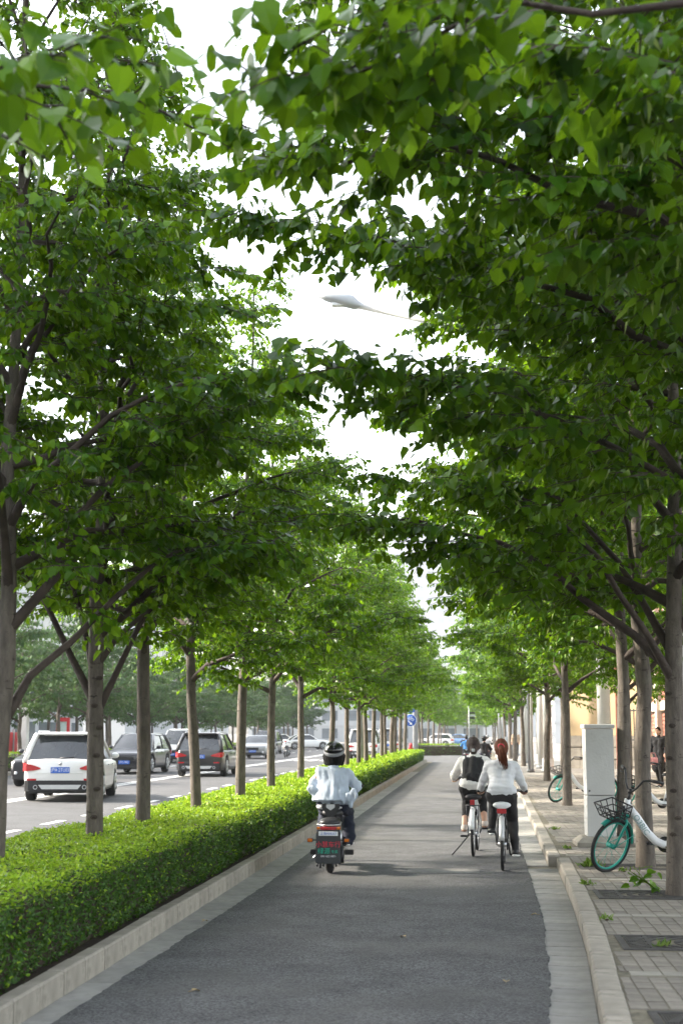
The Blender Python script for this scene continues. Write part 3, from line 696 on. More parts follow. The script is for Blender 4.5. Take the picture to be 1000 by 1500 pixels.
# ------------------------------------------------------------------ buildings
BEIGE = mat('beige_render', (.38, .285, .165), .85, .07, 1.2, .1, 30.)
STONEBASE = mat('stone_base', (.20, .18, .15), .85, .2, 3., .3, 30.)
BRICKRED = mat('red_brick', (.34, .14, .095), .85, .15, 8., .2, 60., rnd=.16)
CREAM = mat('cream_stone', (.58, .50, .41), .8, .08, 3.)
MORTAR = mat('mortar', (.36, .28, .23), .9, .1, 10.)
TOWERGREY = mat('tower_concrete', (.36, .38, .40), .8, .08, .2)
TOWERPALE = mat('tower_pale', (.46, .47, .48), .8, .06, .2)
WINGLASS = mat('window_glass', (.13, .15, .17), .12, .3, .3, spec=.8)

HAZEWIN = mat('hazed_window', (.36, .38, .40), .3, .06, .3)  # far tower panes paled: distance haze put into their colour
def tower(loc, w, l, h, label, m, wins, rz=0., storey=3.2, bay=3.0):
    """block with a plinth, storey bands, parapet and window panes set into the faces listed in wins"""
    root = empty('office_tower' if h > 20 else 'apartment_building', loc, rz); tag(root, label, 'building', None)
    part('wall', m, root, lambda b: b.box(-w/2, w/2, -l/2, l/2, -.2, h))
    part('parapet', m, root, lambda b: [b.box(-w/2-.25, w/2+.25, -l/2-.25, l/2+.25, h, h+.5), b.box(-w/4, w/4, -l/4, l/4, h+.5, h+3.)])
    nb = MB()
    for k in range(1, int(h/storey)): nb.box(-w/2-.12, w/2+.12, -l/2-.12, l/2+.12, k*storey-.18, k*storey+.18)
    nb.build('storey_band', m, root)
    pane = MB().box(-bay*.33, bay*.33, -.05, .03, -storey*.26, storey*.30).mesh('window', HAZEWIN if h > 50 else WINGLASS)
    for face, z0 in wins:
        n = int((w if face in 'fb' else l)/bay)
        for k in range(int(h/storey)):
            zz = (k+.5)*storey
            if zz < z0: continue
            for i in range(n):
                o = bpy.data.objects.new('window', pane); link(o, root)
                q = (i-(n-1)/2)*bay
                o.location = {'f': (q, -l/2-.0, zz), 'b': (q, l/2, zz), 'r': (w/2, q, zz), 'l': (-w/2, q, zz)}[face]
                o.rotation_euler = (0, 0, 0 if face in 'fb' else math.pi/2)
    return root
# unseen block added across the road to shade the near end of the path
tower((-53, -31.5, 0), 16, 104, 60, 'unseen tall grey slab added outside the frame to shade the near path', TOWERGREY, [])
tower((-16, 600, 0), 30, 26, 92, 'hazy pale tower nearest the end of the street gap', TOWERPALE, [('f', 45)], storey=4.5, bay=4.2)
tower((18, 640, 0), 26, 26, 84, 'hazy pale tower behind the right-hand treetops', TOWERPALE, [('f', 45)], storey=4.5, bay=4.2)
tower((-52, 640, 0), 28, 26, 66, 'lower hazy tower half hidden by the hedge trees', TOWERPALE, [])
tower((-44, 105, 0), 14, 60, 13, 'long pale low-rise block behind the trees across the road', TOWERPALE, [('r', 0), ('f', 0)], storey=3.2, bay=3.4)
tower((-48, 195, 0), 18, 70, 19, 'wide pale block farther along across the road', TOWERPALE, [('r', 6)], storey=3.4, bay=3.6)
tower((-18, 250, 0), 40, 12, 9, 'low grey block closing the far end of the road', TOWERGREY, [('f', 0)], storey=3., bay=4.)
tower((22, 230, 0), 20, 40, 15, 'pale block beyond the far pavement poles', TOWERPALE, [('l', 0)])

# corner house on the pavement: chamfered beige front with stone base, then a brick wing
root = empty('corner_house', (6.2, 61, 0)); tag(root, 'beige rendered corner house with stone base behind the utility cabinet', 'building')
ang = R(-38)
Mx = Matrix.Rotation(ang, 4, 'Z')
part('wall', BEIGE, root, lambda b: b.box(-2.6, 1.4, 0, 5, 1.5, 7.5, M=Mx))
for k in range(3):
    x = -2.66
    while x < 1.4:
        w = random.uniform(.5, .9); q = min(1.44, x+w)
        MB().box(x, q-.02, -.06, .3, .02+k*.5, .5+k*.5-.02, M=Mx, bev=.015).build('stone', STONEBASE, root); x += w
part('stone_backing', STONEBASE, root, lambda b: b.box(-2.62, 1.4, .02, 5, 0, 1.5, M=Mx))
part('drain_pipe', BRICKRED, root, lambda b: b.tube([Mx @ Vector((-.1, -.08, 0)), Mx @ Vector((-.1, -.08, 7.4))], .06, 8))
part('cornice', CREAM, root, lambda b: b.box(-2.8, 1.6, -.2, 5.2, 7.5, 7.8, M=Mx))
part('gate', BLACK, root, lambda b: [b.box(.35+.16*i, .38+.16*i, -.3, -.27, .1, 2.6, M=Mx) for i in range(6)]+[b.box(.3, 1.3, -.31, -.26, zz, zz+.05, M=Mx) for zz in (.2, 1.3, 2.5)])
broot = empty('brick_building', (7.4, 44, 0)); tag(broot, 'red brick building with cream piers and pale band behind the pavement trees', 'building')
part('wall', MORTAR, broot, lambda b: b.box(.06, 8, -16, 17, 0, 11))
nb_ = 0
bme = MB().box(-.02, .05, -.245, .245, -.062, .062, bev=.006).mesh('brick', BRICKRED)
stuff = MB()
for k in range(70):
    zz = .55+k*.145+(.35 if k > 12 else 0)
    if zz > 10.5: break
    y = -15.8+(k % 2)*.25
    while y < 16.8:
        if int((y+16)/3.3) % 2 == 0 or (y+16) % 3.3 < 2.3:
            wy = 44+y
            if 49 < wy < 60.5 and zz < 5.2 and nb_ < 300:
                o = bpy.data.objects.new('brick', bme); link(o, broot); o.location = (0, y, zz); nb_ += 1
            elif wy > 43 and zz < 6.5: stuff.box(-.02, .05, y-.245, y+.245, zz-.062, zz+.062)
        y += .51
o = stuff.build('brickwork', BRICKRED, broot); tag(o, kind='stuff')
part('plinth', CREAM, broot, lambda b: b.box(-.10, .06, -16, 17, 0, .48, bev=.01))
part('band', CREAM, broot, lambda b: b.box(-.10, .06, -16, 17, 2.47, 2.83, bev=.01))
for k in range(10):
    y = -16+3.3*k+2.35
    part('pier', CREAM, broot, lambda b: b.box(-.22, .06, y, y+.55, .49, 10.8, bev=.02))
for k in range(10):
    y = -16+3.3*k+.55
    f = part('window', CREAM, broot, lambda b: [b.box(-.06, .055, y, y+1.5, 3.3, 3.42), b.box(-.06, .055, y, y+1.5, 5.0, 5.12), b.box(-.06, .055, y, y+.1, 3.43, 4.99), b.box(-.06, .055, y+1.4, y+1.5, 3.43, 4.99)])
    part('pane', WINGLASS, f, lambda b: b.box(-.03, .05, y+.11, y+1.39, 3.43, 4.99))
part('roof', CREAM, broot, lambda b: b.box(-.4, 8.2, -16.3, 17.3, 11, 11.4))
# red site hoarding across the road with its kiosk sign
root = empty('red_hoarding', (-22.8, 62, .1)); tag(root, 'dark red hoarding panels across the road behind a trunk', 'hoarding')
for k in range(9): part('panel', RED, root, lambda b: b.box(-.04, .04, -8+k*2.02, -6.02+k*2.02, .55, 1.55, bev=.01))
for k in range(10): part('post', POLEGREY, root, lambda b: b.box(-.02, .1, -8.06+k*2.02, -7.96+k*2.02, 0, 1.7))
part('rail', DARKMETAL, root, lambda b: b.box(-.03, .05, -8, 10.1, .25, .45))
root = empty('kiosk_sign', (-21.2, 73.5, .1)); tag(root, 'narrow red sign frame with pale panel above the white car roof', 'sign')
part('frame', RED, root, lambda b: [b.box(-.34, -.22, -.1, .1, 0, 2.3), b.box(.22, .34, -.1, .1, 0, 2.3), b.box(-.21, .21, -.1, .1, 2.1, 2.3), b.box(-.21, .21, -.1, .1, 0, 1.0)])
part('panel', mat('pale_sign', (.45, .6, .62), .5), root, lambda b: b.box(-.21, .21, -.04, .04, 1.01, 2.09))
root = empty('white_pillar', (-22.2, 70, .1)); tag(root, 'short white pillar beside the red hoarding end', 'pillar')
part('shaft', WHITEPAINT, root, lambda b: b.box(-.22, .22, -.22, .22, 0, 2.6, bev=.02)); part('cap', WHITEPAINT, root, lambda b: b.box(-.3, .3, -.3, .3, 2.6, 2.75, bev=.02))
def red_maple(loc, lab):
    T = Tree(300+int(loc[1]), 3.0, .9, [(.8, .7), (1.6, 1.1), (3, .2)], 12, leaf=.16, spacing=.1, simple=True, trunk_r=.05, subs=2)
    root = empty('red_leaved_shrub', loc); tag(root, lab, 'shrub')
    tree_parts(root, T, [REDLEAF, REDLEAF, BARKB], BARK, BARKB, 3)
REDLEAF = leaf_mat('red_leaf', [(.25, .03, .03), (.4, .06, .05), (.2, .04, .03)], .25, .5, (.5, .08, .05))
red_maple((-24.5, 66, .1), 'red-leaved shrub rising behind the hoarding at the left edge')

# ------------------------------------------------------------------ street lamps, poles, signs
def lamp_post(loc, arm, h, label, r=.12, m=POLEWHITE, tilt=.28):
    root = empty('street_lamp', loc); tag(root, label, 'street lamp', 'street lamps along the street')
    part('base', m, root, lambda b: b.loft([[(rr*math.cos(2*math.pi*j/16), rr*math.sin(2*math.pi*j/16), z) for j in range(16)] for z, rr in ((0, r*1.55), (.08, r*1.5), (.12, r*1.2), (.5, r*1.14))]))
    part('pole', m, root, lambda b: b.tube([(0, 0, .45), (0, 0, h*.5), (0, 0, h-.9)], [r, r*.78, r*.55], 14))
    s = math.copysign(1, arm)
    part('arm', m, root, lambda b: b.tube([(0, 0, h-1.0), (s*.25, 0, h-.75), (arm*.5, 0, h-.75+abs(arm)*.5*tilt*.6), (arm, 0, h-.75+abs(arm)*tilt*.75)], [.09, .09, .085, .08], 8))
    zz = h-.75+abs(arm)*tilt*.75
    rings = []
    for t, w, hh in ((-.15, .07, .08), (0, .13, .15), (.12, .19, .25), (.45, .22, .23), (.8, .18, .16), (1.02, .06, .06)):
        c = Vector((arm+s*t, 0, zz+t*tilt*.95))
        rings.append([c+Vector((0, w*math.cos(2*math.pi*j/12), hh*math.sin(2*math.pi*j/12)*(1.0 if math.sin(2*math.pi*j/12) > 0 else .45))) for j in range(12)])
    hd = part('lamp_head', LAMPGREY, root, lambda b: b.loft(rings))
    part('lens', CLEARLENS, hd, lambda b: b.box(arm+s*.45-.22, arm+s*.45+.22, -.11, .11, zz+.01, zz+.08))
    return root
lamp_post((3.35, 23.6, PZ), -5.9, 11.6, 'street lamp whose head shows highest, above the gap in the leaves')
lamp_post((3.15, 34.7, PZ), -5.85, 11.7, 'street lamp with pale thick pole rising behind the utility cabinet', .17)
lamp_post((2.97, 57, PZ), -4.6, 10.9, 'street lamp with white pole just left of the teal bicycle tree', .19)
lamp_post((3.2, 68.6, PZ), -5.2, 11.3, 'street lamp whose small head peeks out below the long leafy spray', .17)
lamp_post((3.2, 81.5, PZ), -4.9, 11.2, 'street lamp with small head against the hazy tower', .16)
lamp_post((-4.05, 53.5, .1), -4.2, 11.5, 'grey street lamp pole standing among the hedge trunks beside the moped rider', .10, POLEGREY)
def column(loc, r, h, label, m=POLEWHITE, blue=False):
    root = empty('signal_pole', loc); tag(root, label, 'pole', 'white poles on the far pavement')
    part('shaft', m, root, lambda b: b.tube([(0, 0, .1), (0, 0, h)], [r, r*.8], 14))
    part('flange', POLEGREY, root, lambda b: b.disc((0, 0, .06), (0, 0, 1), r*1.5, .12, 16))
    part('cap', m, root, lambda b: b.ball((0, 0, h), (r*.82, r*.82, r*.5), 0, 12, 6))
    if blue: part('sign_plate', SIGNBLUE, root, lambda b: b.box(r+.02, r+.06, -.3, .3, h*.45, h*.45+1.0))
column((2.74, 73.5, PZ), .13, 6.2, 'white pole with grey foot, second left of the ponytail rider lamp row')
column((3.0, 97, PZ), .15, 6.0, 'white pole with blue plate near the far pavement', POLEWHITE, True)
column((2.2, 56, PZ), .055, 5.5, 'thin grey twin pole in front of the thick white lamp pole', POLEGREY)
column((2.32, 56.1, PZ), .05, 5.2, 'thin pale twin pole in front of the thick white lamp pole')
column((2.95, 62, PZ), .16, 6.4, 'thick white pole left of the teal bicycle, shaded on its far side')
column((2.0, 104, PZ), .09, 5.8, 'slender grey pole with blue edge behind the ponytail rider', POLEGREY, True)
column((2.35, 107, PZ), .16, 6.0, 'pale far pole behind the small grey box', LAMPGREY)
root = empty('control_box', (2.55, 98, PZ)); tag(root, 'small grey control box at the foot of the far poles', 'box')
part('body', LAMPGREY, root, lambda b: b.box(-.3, .3, -.2, .2, .08, 1.25, bev=.02)); part('plinth', KERB, root, lambda b: b.box(-.34, .34, -.24, .24, 0, .08))
part('door', LAMPGREY, root, lambda b: b.box(-.26, .26, -.215, -.202, .14, 1.18, bev=.003))

# round blue cycle sign on its grey pole
root = empty('cycle_sign', (-3.62, 86, 0)); tag(root, 'round blue cycle path sign with white bicycle and arrow', 'sign')
part('pole', POLEGREY, root, lambda b: b.tube([(.28, .35, 0), (.28, .35, 7.5)], [.17, .13], 14))
dsc = part('disc', SIGNBLUE, root, lambda b: b.disc((0, -.02, 2.35), (0, 1, 0), .37, .03, 32))
part('rim', WHITEPRINT, dsc, lambda b: b.ring((0, -.036, 2.35), (0, 1, 0), .36, .012, 32, 6))
def cyc(b):
    y = -.042
    for cx in (-.13, .13): b.ring((cx, y, 2.41), (0, 1, 0), .075, .012, 18, 5)
    for p, q in (((-.13, 2.41), (-.05, 2.52)), ((-.05, 2.52), (.08, 2.52)), ((.08, 2.52), (.13, 2.41)), ((-.05, 2.52), (.0, 2.41)), ((.0, 2.41), (.08, 2.52)), ((-.13, 2.41), (0, 2.41)), ((.08, 2.52), (.07, 2.58)), ((.04, 2.58), (.12, 2.59)), ((-.06, 2.52), (-.07, 2.56)), ((-.11, 2.56), (-.03, 2.56))):
        b.tube([(p[0], y, p[1]), (q[0], y, q[1])], .011, 5)
part('bicycle_symbol', WHITEPRINT, dsc, cyc)
part('arrow', WHITEPRINT, dsc, lambda b: b.add([(-.15, -.041, 2.31), (-.1, -.041, 2.34), (.03, -.041, 2.21), (.07, -.041, 2.25), (.1, -.041, 2.1), (-.05, -.041, 2.13), (-.01, -.041, 2.17)], [(0, 6, 2, 1), (5, 4, 3, 2, 6)]))
part('bracket', POLEGREY, root, lambda b: b.tube([(0, 0, 2.35), (.28, .2, 2.35)], .03, 6))
part('upper_plate', SIGNBLUE, root, lambda b: b.add([(-.1, -.03, 2.78), (.25, -.03, 2.85), (.33, -.03, 3.1), (.0, -.03, 3.0), (-.1, .0, 2.78), (.25, .0, 2.85), (.33, .0, 3.1), (.0, .0, 3.0)], [(0, 1, 2, 3), (7, 6, 5, 4), (0, 4, 5, 1), (1, 5, 6, 2), (2, 6, 7, 3), (3, 7, 4, 0)]))
root = empty('striped_sign', (.05, 128, 0)); tag(root, 'small striped grey sign on a thin post above the far riders', 'sign')
part('post', POLEGREY, root, lambda b: b.tube([(-.25, 0, 0), (-.25, 0, 4.0)], .05, 8))
for k in range(3): part('slat', BLACK if k != 1 else LAMPGREY, root, lambda b: b.box(-.2, .3, -.03, .03, 2.85+k*.22, 3.02+k*.22))
root = empty('fire_hydrant', (-3.35, 80.0, .1)); tag(root, 'small red hydrant showing above the hedge end', 'hydrant')
part('barrel', RED, root, lambda b: b.loft([[(rr*math.cos(2*math.pi*j/12), rr*math.sin(2*math.pi*j/12), z) for j in range(12)] for z, rr in ((0, .1), (.1, .08), (.75, .08), (.8, .1), (.9, .08), (.97, .02))]))
part('nozzle', RED, root, lambda b: [b.disc((.1, 0, .65), (1, 0, 0), .045, .1, 10), b.disc((-.1, 0, .65), (1, 0, 0), .045, .1, 10)])

# grey marble utility cabinet
root = empty('utility_cabinet', (1.70, 19.75, PZ), R(2)); tag(root, 'tall grey marble utility cabinet on a concrete base', 'cabinet')
part('base', KERB, root, lambda b: b.loft([[(-.34, -.32, 0), (.34, -.32, 0), (.34, .3, 0), (-.34, .3, 0)], [(-.34, -.32, .05), (.34, -.32, .05), (.34, .3, .05), (-.34, .3, .05)], [(-.25, -.24, .12), (.25, -.24, .12), (.25, .24, .12), (-.25, .24, .12)]], 0, True, False))
part('lower_panel', MARBLE, root, lambda b: b.box(-.185, .185, -.2, .2, .12, .655, bev=.006))
part('upper_panel', MARBLE, root, lambda b: b.box(-.185, .185, -.2, .2, .662, 1.54, bev=.006))
part('top_slab', MARBLE, root, lambda b: b.box(-.203, .203, -.22, .22, 1.543, 1.60, bev=.008))
part('lock', DARKMETAL, root, lambda b: b.disc((-.15, -.203, .72), (0, 1, 0), .012, .006, 10))

DRYLEAF = mat('dry_leaf', (.32, .24, .12), .8, .2, 20.)
# weeds, fallen leaves
def weed(loc, n, s, lab, seed):
    r = np.random.default_rng(seed)
    a = np.column_stack([r.normal(0, .6, n), r.normal(0, .6, n), r.uniform(.3, 1.2, n)])
    V, F = bake(LENS_V*np.array([.55, 1, 1]), LENS_F, np.column_stack([r.normal(0, s*.5, n), r.normal(0, s*.5, n), r.uniform(0, .01, n)]), a, r.normal(0, 1, (n, 3)), s*r.uniform(.5, 1.1, n))
    root = empty('weed_tuft', loc); tag(root, lab, 'weed', 'weeds in the pavement joints')
    o = link(bpy.data.objects.new('blade', np_mesh('blade', V, F, [GRASS])), root); tag(o, kind='stuff')
    part('root_crown', SOIL, root, lambda b: b.ball((0, 0, .0), (.02, .02, .012), 0, 8, 4))
weed((1.30, 16.6, PZ), 60, .10, 'largest weed tuft by the kerb corner beside the bicycle wheel', 1)
weed((1.12, 14.6, PZ), 30, .07, 'weed tuft by the kerb just nearer than the bicycle wheel', 2)
weed((1.06, 11.9, PZ), 22, .06, 'small weed at the kerb joint in front of the second grate', 3)
weed((1.62, 16.0, PZ), 26, .06, 'weed tuft growing right behind the bicycle tyre', 4)
weed((1.22, 19.0, PZ), 24, .07, 'weed tuft beside the cabinet base', 5)
weed((1.32, 10.5, PZ), 18, .06, 'weed sprouting through the middle grate', 6)
weed((1.22, 7.7, PZ), 26, .06, 'weed sprouting through the bottom corner grate', 7)
weed((1.25, 22.8, PZ), 22, .08, 'weed tuft on the sunlit kerb beyond the cabinet', 8)
# leafy shoots at the foot of the right-hand trunk
r = np.random.default_rng(9); n = 15
root = empty('trunk_shoot', (1.62, 13.95, PZ)); tag(root, 'leafy green shoots sprouting at the foot of the right edge trunk', 'shoot')
pos = np.column_stack([r.uniform(-.16, .1, n), r.uniform(-.1, .12, n), r.uniform(.03, .20, n)])
for i in range(n):
    o = bpy.data.objects.new('leaf', shoot_me); link(o, root); o.matrix_local = frames(np.array([r.normal(0, .8), r.normal(0, .6), -.3]), np.array([r.normal(0, .4), -.4, .8]), .085*r.uniform(.7, 1.2), pos[i])
for k in range(4): part('stem', GRASS, root, lambda b: b.tube([(.12, .05, 0), (-.02-.05*k, 0, .12+.03*k), (-.12+.06*k, .02, .24)], .004, 5))
root = empty('fallen_leaf', (1.42, 8.85, PZ+.004)); tag(root, 'single pale yellow-green leaf fallen on the pavers', 'leaf')
o = link(bpy.data.objects.new('blade', np_mesh('blade', *bake(HEART_V, HEART_F, np.zeros((1, 3)), np.array([[1., .2, 0]]), np.array([[0, 0, 1.]]), np.array([.075])), [BRACT])), root); o.location.z = .006
part('stalk', BRACT, root, lambda b: b.tube([(0, 0, .004), (-.04, -.01, .002)], .0015, 4))

for k, (x, d, rot) in enumerate(((-1.75, 9.1, .4), (-.55, 11.6, 2.), (.2, 9.6, 1.2), (.55, 13.1, 2.8), (-2.3, 12.4, .9))):
    root = empty('fallen_leaf', (x, d, .010), rot); tag(root, ['small dry leaf lying on the path near the bottom edge', 'dry leaf alone in the middle of the near path', 'dry leaf on the path nearest the pavement kerb bottom', 'dry leaf lying in the pavement-side gutter', 'dry leaf lying in the hedge-side gutter'][k], 'leaf', 'leaves fallen on the path')
    o = link(bpy.data.objects.new('blade', np_mesh('blade', *bake(HEART_V*np.array([1, 1, 1.8]), HEART_F, np.zeros((1, 3)), np.array([[1., .2, 0]]), np.array([[0, 0, 1.]]), np.array([.05])), [DRYLEAF])), root); o.location.z = .006
    part('stalk', DRYLEAF, root, lambda b: b.tube([(0, 0, .004), (-.03, -.01, .002)], .0015, 4))
# ------------------------------------------------------------------ cars
def car(name, label, loc, rz, paint, L=4.45, W=1.82, H=1.6, suv=True, wr=.34, plate=None, rear=True, cladding=None, rails=True, belt=.98, grille=BLACK, low_detail=False):
    """local axes: +Y forward, X right; wheels stand on z = 0"""
    root = empty(name, loc, rz); tag(root, label, 'car', 'cars on the road')
    hw = W/2; hl = L/2; yw = (-L*.292, L*.305); clad = cladding or paint
    yfb = L*.215; yrb = -hl+(.10 if suv else .62); hood = .80*belt+.02
    def ztop(y):
        if y > yfb: return belt-.02-(belt-hood)*((y-yfb)/(hl-yfb))**1.3
        if y < yrb: return belt+.0-(0 if suv else .02)
        return belt
    def zbot(y):
        z = .24+max(0, abs(y)-hl+.35)*.25
        for c in yw:
            ra = wr+.065
            if abs(y-c) < ra: z = max(z, wr+math.sqrt(ra*ra-(y-c)**2))
        return z
    ys = sorted(set([round(v, 3) for c in yw for v in np.linspace(c-wr-.066, c+wr+.066, 13)] + [round(v, 3) for v in np.linspace(-hl+.03, hl-.03, 22)]))
    rings = []
    def ringat(y, sc=1., zt=None):
        t = min(1, abs(y)/hl); w = hw*(1-.13*t**9)*sc; zb = zbot(y); z1 = (zt or ztop(y)); hh = z1-zb
        prof = [(.93, zb), (.985, zb+.12*hh), (1., zb+.45*hh), (.985, zb+.78*hh), (.93, z1-.025), (.86, z1), (.4, z1+.02)]
        return [(p*w, y, z) for p, z in prof]+[(-p*w, y, z) for p, z in prof[::-1]]
    b = MB()
    rr = []
    for e, sc_, dz in ((-hl, .90, .06), ):
        rr.append([(x*.9, -hl, z+(.04 if z < .5 else -.04)) for x, y, z in ringat(-hl+.03)])
    rr += [ringat(y) for y in ys]
    rr.append([(x*.88, hl, z+(.05 if z < .5 else -.07)) for x, y, z in ringat(hl-.03)])
    b.loft([r[::-1] for r in rr], 0, True, True)
    body = b.build('body', paint, root)
    part('underbody', BLACK, root, lambda b: b.box(-hw*.8, hw*.8, -hl+.15, hl-.15, .2, .62))
    # cabin
    yrt = yrb+(.42 if suv else .85); yft = yfb-.80; wb, wt = hw*.915, hw*.70; zt = H-.055
    c0 = {'rl': Vector((-wb, yrb, belt-.01)), 'rr': Vector((wb, yrb, belt-.01)), 'fl': Vector((-wb, yfb, belt-.03)), 'fr': Vector((wb, yfb, belt-.03))}
    c1 = {'rl': Vector((-wt, yrt, zt)), 'rr': Vector((wt, yrt, zt)), 'fl': Vector((-wt, yft, zt)), 'fr': Vector((wt, yft, zt))}
    def patch(a, e, bul):
        def fn(b):
            N_, K = 7, 5; g = []; nv = (c1[a]-c0[a]).cross(c0[e]-c0[a]); nv.normalize()
            cen = (c0[a]+c0[e]+c1[a]+c1[e])/4
            if nv.dot(cen-Vector((0, (yrb+yfb)/2, belt))) < 0: nv = -nv
            for k in range(K):
                v = k/(K-1); row = []
                for i in range(N_):
                    u = i/(N_-1); p = (c0[a]*(1-u)+c0[e]*u)*(1-v)+(c1[a]*(1-u)+c1[e]*u)*v
                    row.append(p+nv*bul*(1-(2*u-1)**2)*(.5+.5*(1-(2*v-1)**2)))
                g.append(row)
            b.loft(g, 0, False, True, False)
        return fn
    part('rear_window', GLASS, root, patch('rl', 'rr', .05)); part('windscreen', GLASS, root, patch('fl', 'fr', .07))
    part('side_window', GLASS, root, patch('rl', 'fl', .02)); part('side_window', GLASS, root, patch('rr', 'fr', .02))
    for k, r_ in (('rl', .07 if suv else .05), ('rr', .07 if suv else .05), ('fl', .04), ('fr', .04)):
        part('pillar', paint, root, lambda b: b.tube([c0[k]+Vector((0, 0, -.05)), c0[k]*.5+c1[k]*.5+Vector((math.copysign(.012, c0[k].x), 0, .0)), c1[k]], r_, 8))
    for s in (-1, 1):
        p0 = Vector((s*wb, (yrb+yfb)/2-.1, belt)); p1 = Vector((s*wt, (yrt+yft)/2-.05, zt)); part('pillar', BLACK, root, lambda b: b.tube([p0, (p0+p1)/2+Vector((s*.015, 0, 0)), p1], .035, 6))
    rr = []
    for dz, i in ((-.03, -.015), (.0, -.005), (.03, .05), (.05, .16)):
        n = 32; ring = []
        for j in range(n):
            a = 2*math.pi*j/n; ca, sa = math.cos(a), math.sin(a); q = (abs(ca)**5+abs(sa)**5)**(-1/5)
            ring.append((ca*q*(wt+.03-i), (yrt+yft)/2+sa*q*((yft-yrt)/2+.05-i), zt+dz+.012))
        rr.append(ring)
    part('roof', paint, root, lambda b: b.loft(rr, 0, True, True))
    if suv and rails:
        for s in (-1, 1): part('roof_rail', SILVER, root, lambda b: b.tube([(s*(wt-.02), yrt+.1, zt+.04), (s*(wt-.02), yrt+.2, zt+.085), (s*(wt-.02), yft-.2, zt+.085), (s*(wt-.02), yft-.1, zt+.04)], .018, 6))
    if suv: part('spoiler', paint, root, lambda b: b.box(-wt*.95, wt*.95, yrt-.22, yrt+.05, zt-.005, zt+.045, bev=.015))
    # wheels
    for y in yw:
        for s in (-1, 1):
            x = s*(hw-.115)
            w_ = part('wheel', RUBBER, root, lambda b: b.loft([[(x+s*dx, y+rr_*math.cos(2*math.pi*j/24), wr+rr_*math.sin(2*math.pi*j/24)) for j in range(24)] for dx, rr_ in ((-.11, wr*.7), (-.11, wr*.93), (-.07, wr), (.07, wr), (.105, wr*.93), (.105, wr*.68))], 0, True, True))
            def rim(b):
                b.disc((x+s*.106, y, wr), (1, 0, 0), wr*.64, .01, 20, 1)
                for k in range(5):
                    a = 2*math.pi*k/5+.3; b.tube([(x+s*.116, y, wr), (x+s*.113, y+wr*.62*math.cos(a), wr+wr*.62*math.sin(a))], .028, 5)
                b.ring((x+s*.108, y, wr), (1, 0, 0), wr*.62, .018, 20, 5)
            MBr = MB(); rim(MBr); MBr.build('rim', [SILVER, BLACK], w_)
    # mirrors
    for s in (-1, 1):
        part('mirror', paint if not cladding or True else clad, root, lambda b: [b.ball((s*(wb+.14), yfb-.38, belt+.06), (.10, .05, .075), 0, 10, 6), b.tube([(s*wb, yfb-.34, belt-.02), (s*(wb+.1), yfb-.38, belt+.02)], .02, 5)])
    # rear end
    lx0, lx1 = hw*.50, hw*.95
    for s in (-1, 1):
        if suv: part('tail_light', REDLENS, root, lambda b: b.loft([[(s*x, y0, z0), (s*x, y1, z0), (s*x, y1, z1), (s*x, y0, z1)] for x, y0, y1, z0, z1 in ((lx0, -hl-.028, -hl+.05, belt-.215, belt-.185), (lx0+.14, -hl-.030, -hl+.05, belt-.245, belt-.135), (hw*.86, -hl-.026, -hl+.1, belt-.265, belt-.085), (hw*.95, -hl+.035, -hl+.2, belt-.26, belt-.075), (hw*.985, -hl+.2, -hl+.3, belt-.22, belt-.10))], 0, True, False))
        else: part('tail_light', REDLENS, root, lambda b: b.box(s*hw*.72-.17, s*hw*.72+.17, -hl-.012, -hl+.2, belt-.25, belt-.10, bev=.01))
        part('reflector', REDLENS, root, lambda b: b.box(s*hw*.72-.11, s*hw*.72+.11, -hl-.014, -hl+.05, .50, .545, bev=.005))
        part('exhaust', STEEL, root, lambda b: [b.ring((s*hw*.62, -hl-.01, .345), (0, 1, 0), .045, .012, 14, 5), b.disc((s*hw*.62, -hl+.02, .345), (0, 1, 0), .04, .03, 12)])
    part('rear_bumper', BLACK if suv else clad, root, lambda b: b.loft([[(x, y, z) for x, y in ((-hw*.94, -hl+.22), (-hw*.90, -hl+.03), (-hw*.8, -hl-.015), (hw*.8, -hl-.015), (hw*.90, -hl+.03), (hw*.94, -hl+.22), (hw*.7, -hl+.3), (-hw*.7, -hl+.3))] for z in (.26, .30, .48, .50)], 0, True, False))
    if suv: part('skid_plate', SILVER, root, lambda b: b.loft([[(-x, -hl-.024, z), (x, -hl-.024, z), (x*.98, -hl+.0, z), (-x*.98, -hl, z)] for x, z in ((.42, .30), (.50, .40))], 0, True, False))
    part('tailgate_crease', paint, root, lambda b: b.box(-hw*.62, hw*.62, -hl-.014, -hl+.02, belt-.32, belt-.305, bev=.003))
    emb = part('emblem', STEEL, root, lambda b: b.disc((0, -hl-.012, belt-.09), (0, 1, 0), .04, .02, 16))
    part('wiper', BLACK, root, lambda b: b.tube([(-.02, yrb-.06, belt+.04), (.32, yrb-.03, belt+.05)], .014, 5))
    # front end
    part('grille', grille, root, lambda b: [b.box(-hw*.42, hw*.42, hl-.02, hl+.012, .52, hood-.10, bev=.01)]+[b.box(-hw*.40, hw*.40, hl+.008, hl+.018, zz, zz+.018) for zz in np.arange(.55, hood-.13, .055)])
    for s in (-1, 1):
        part('headlight', CLEARLENS, root, lambda b: b.add([(s*hw*.46, hl+.004, hood-.20), (s*hw*.90, hl-.10, hood-.17), (s*hw*.97, hl-.32, hood-.06), (s*hw*.88, hl-.16, hood-.045), (s*hw*.48, hl-.015, hood-.09), (s*hw*.5, hl-.2, hood-.1)], [(0, 1, 3, 4), (1, 2, 3), (4, 3, 2, 5), (0, 5, 2, 1), (0, 4, 5)]))
        part('fog_light', CLEARLENS, root, lambda b: b.disc((s*hw*.72, hl-.01, .42), (0, 1, 0), .05, .03, 12))
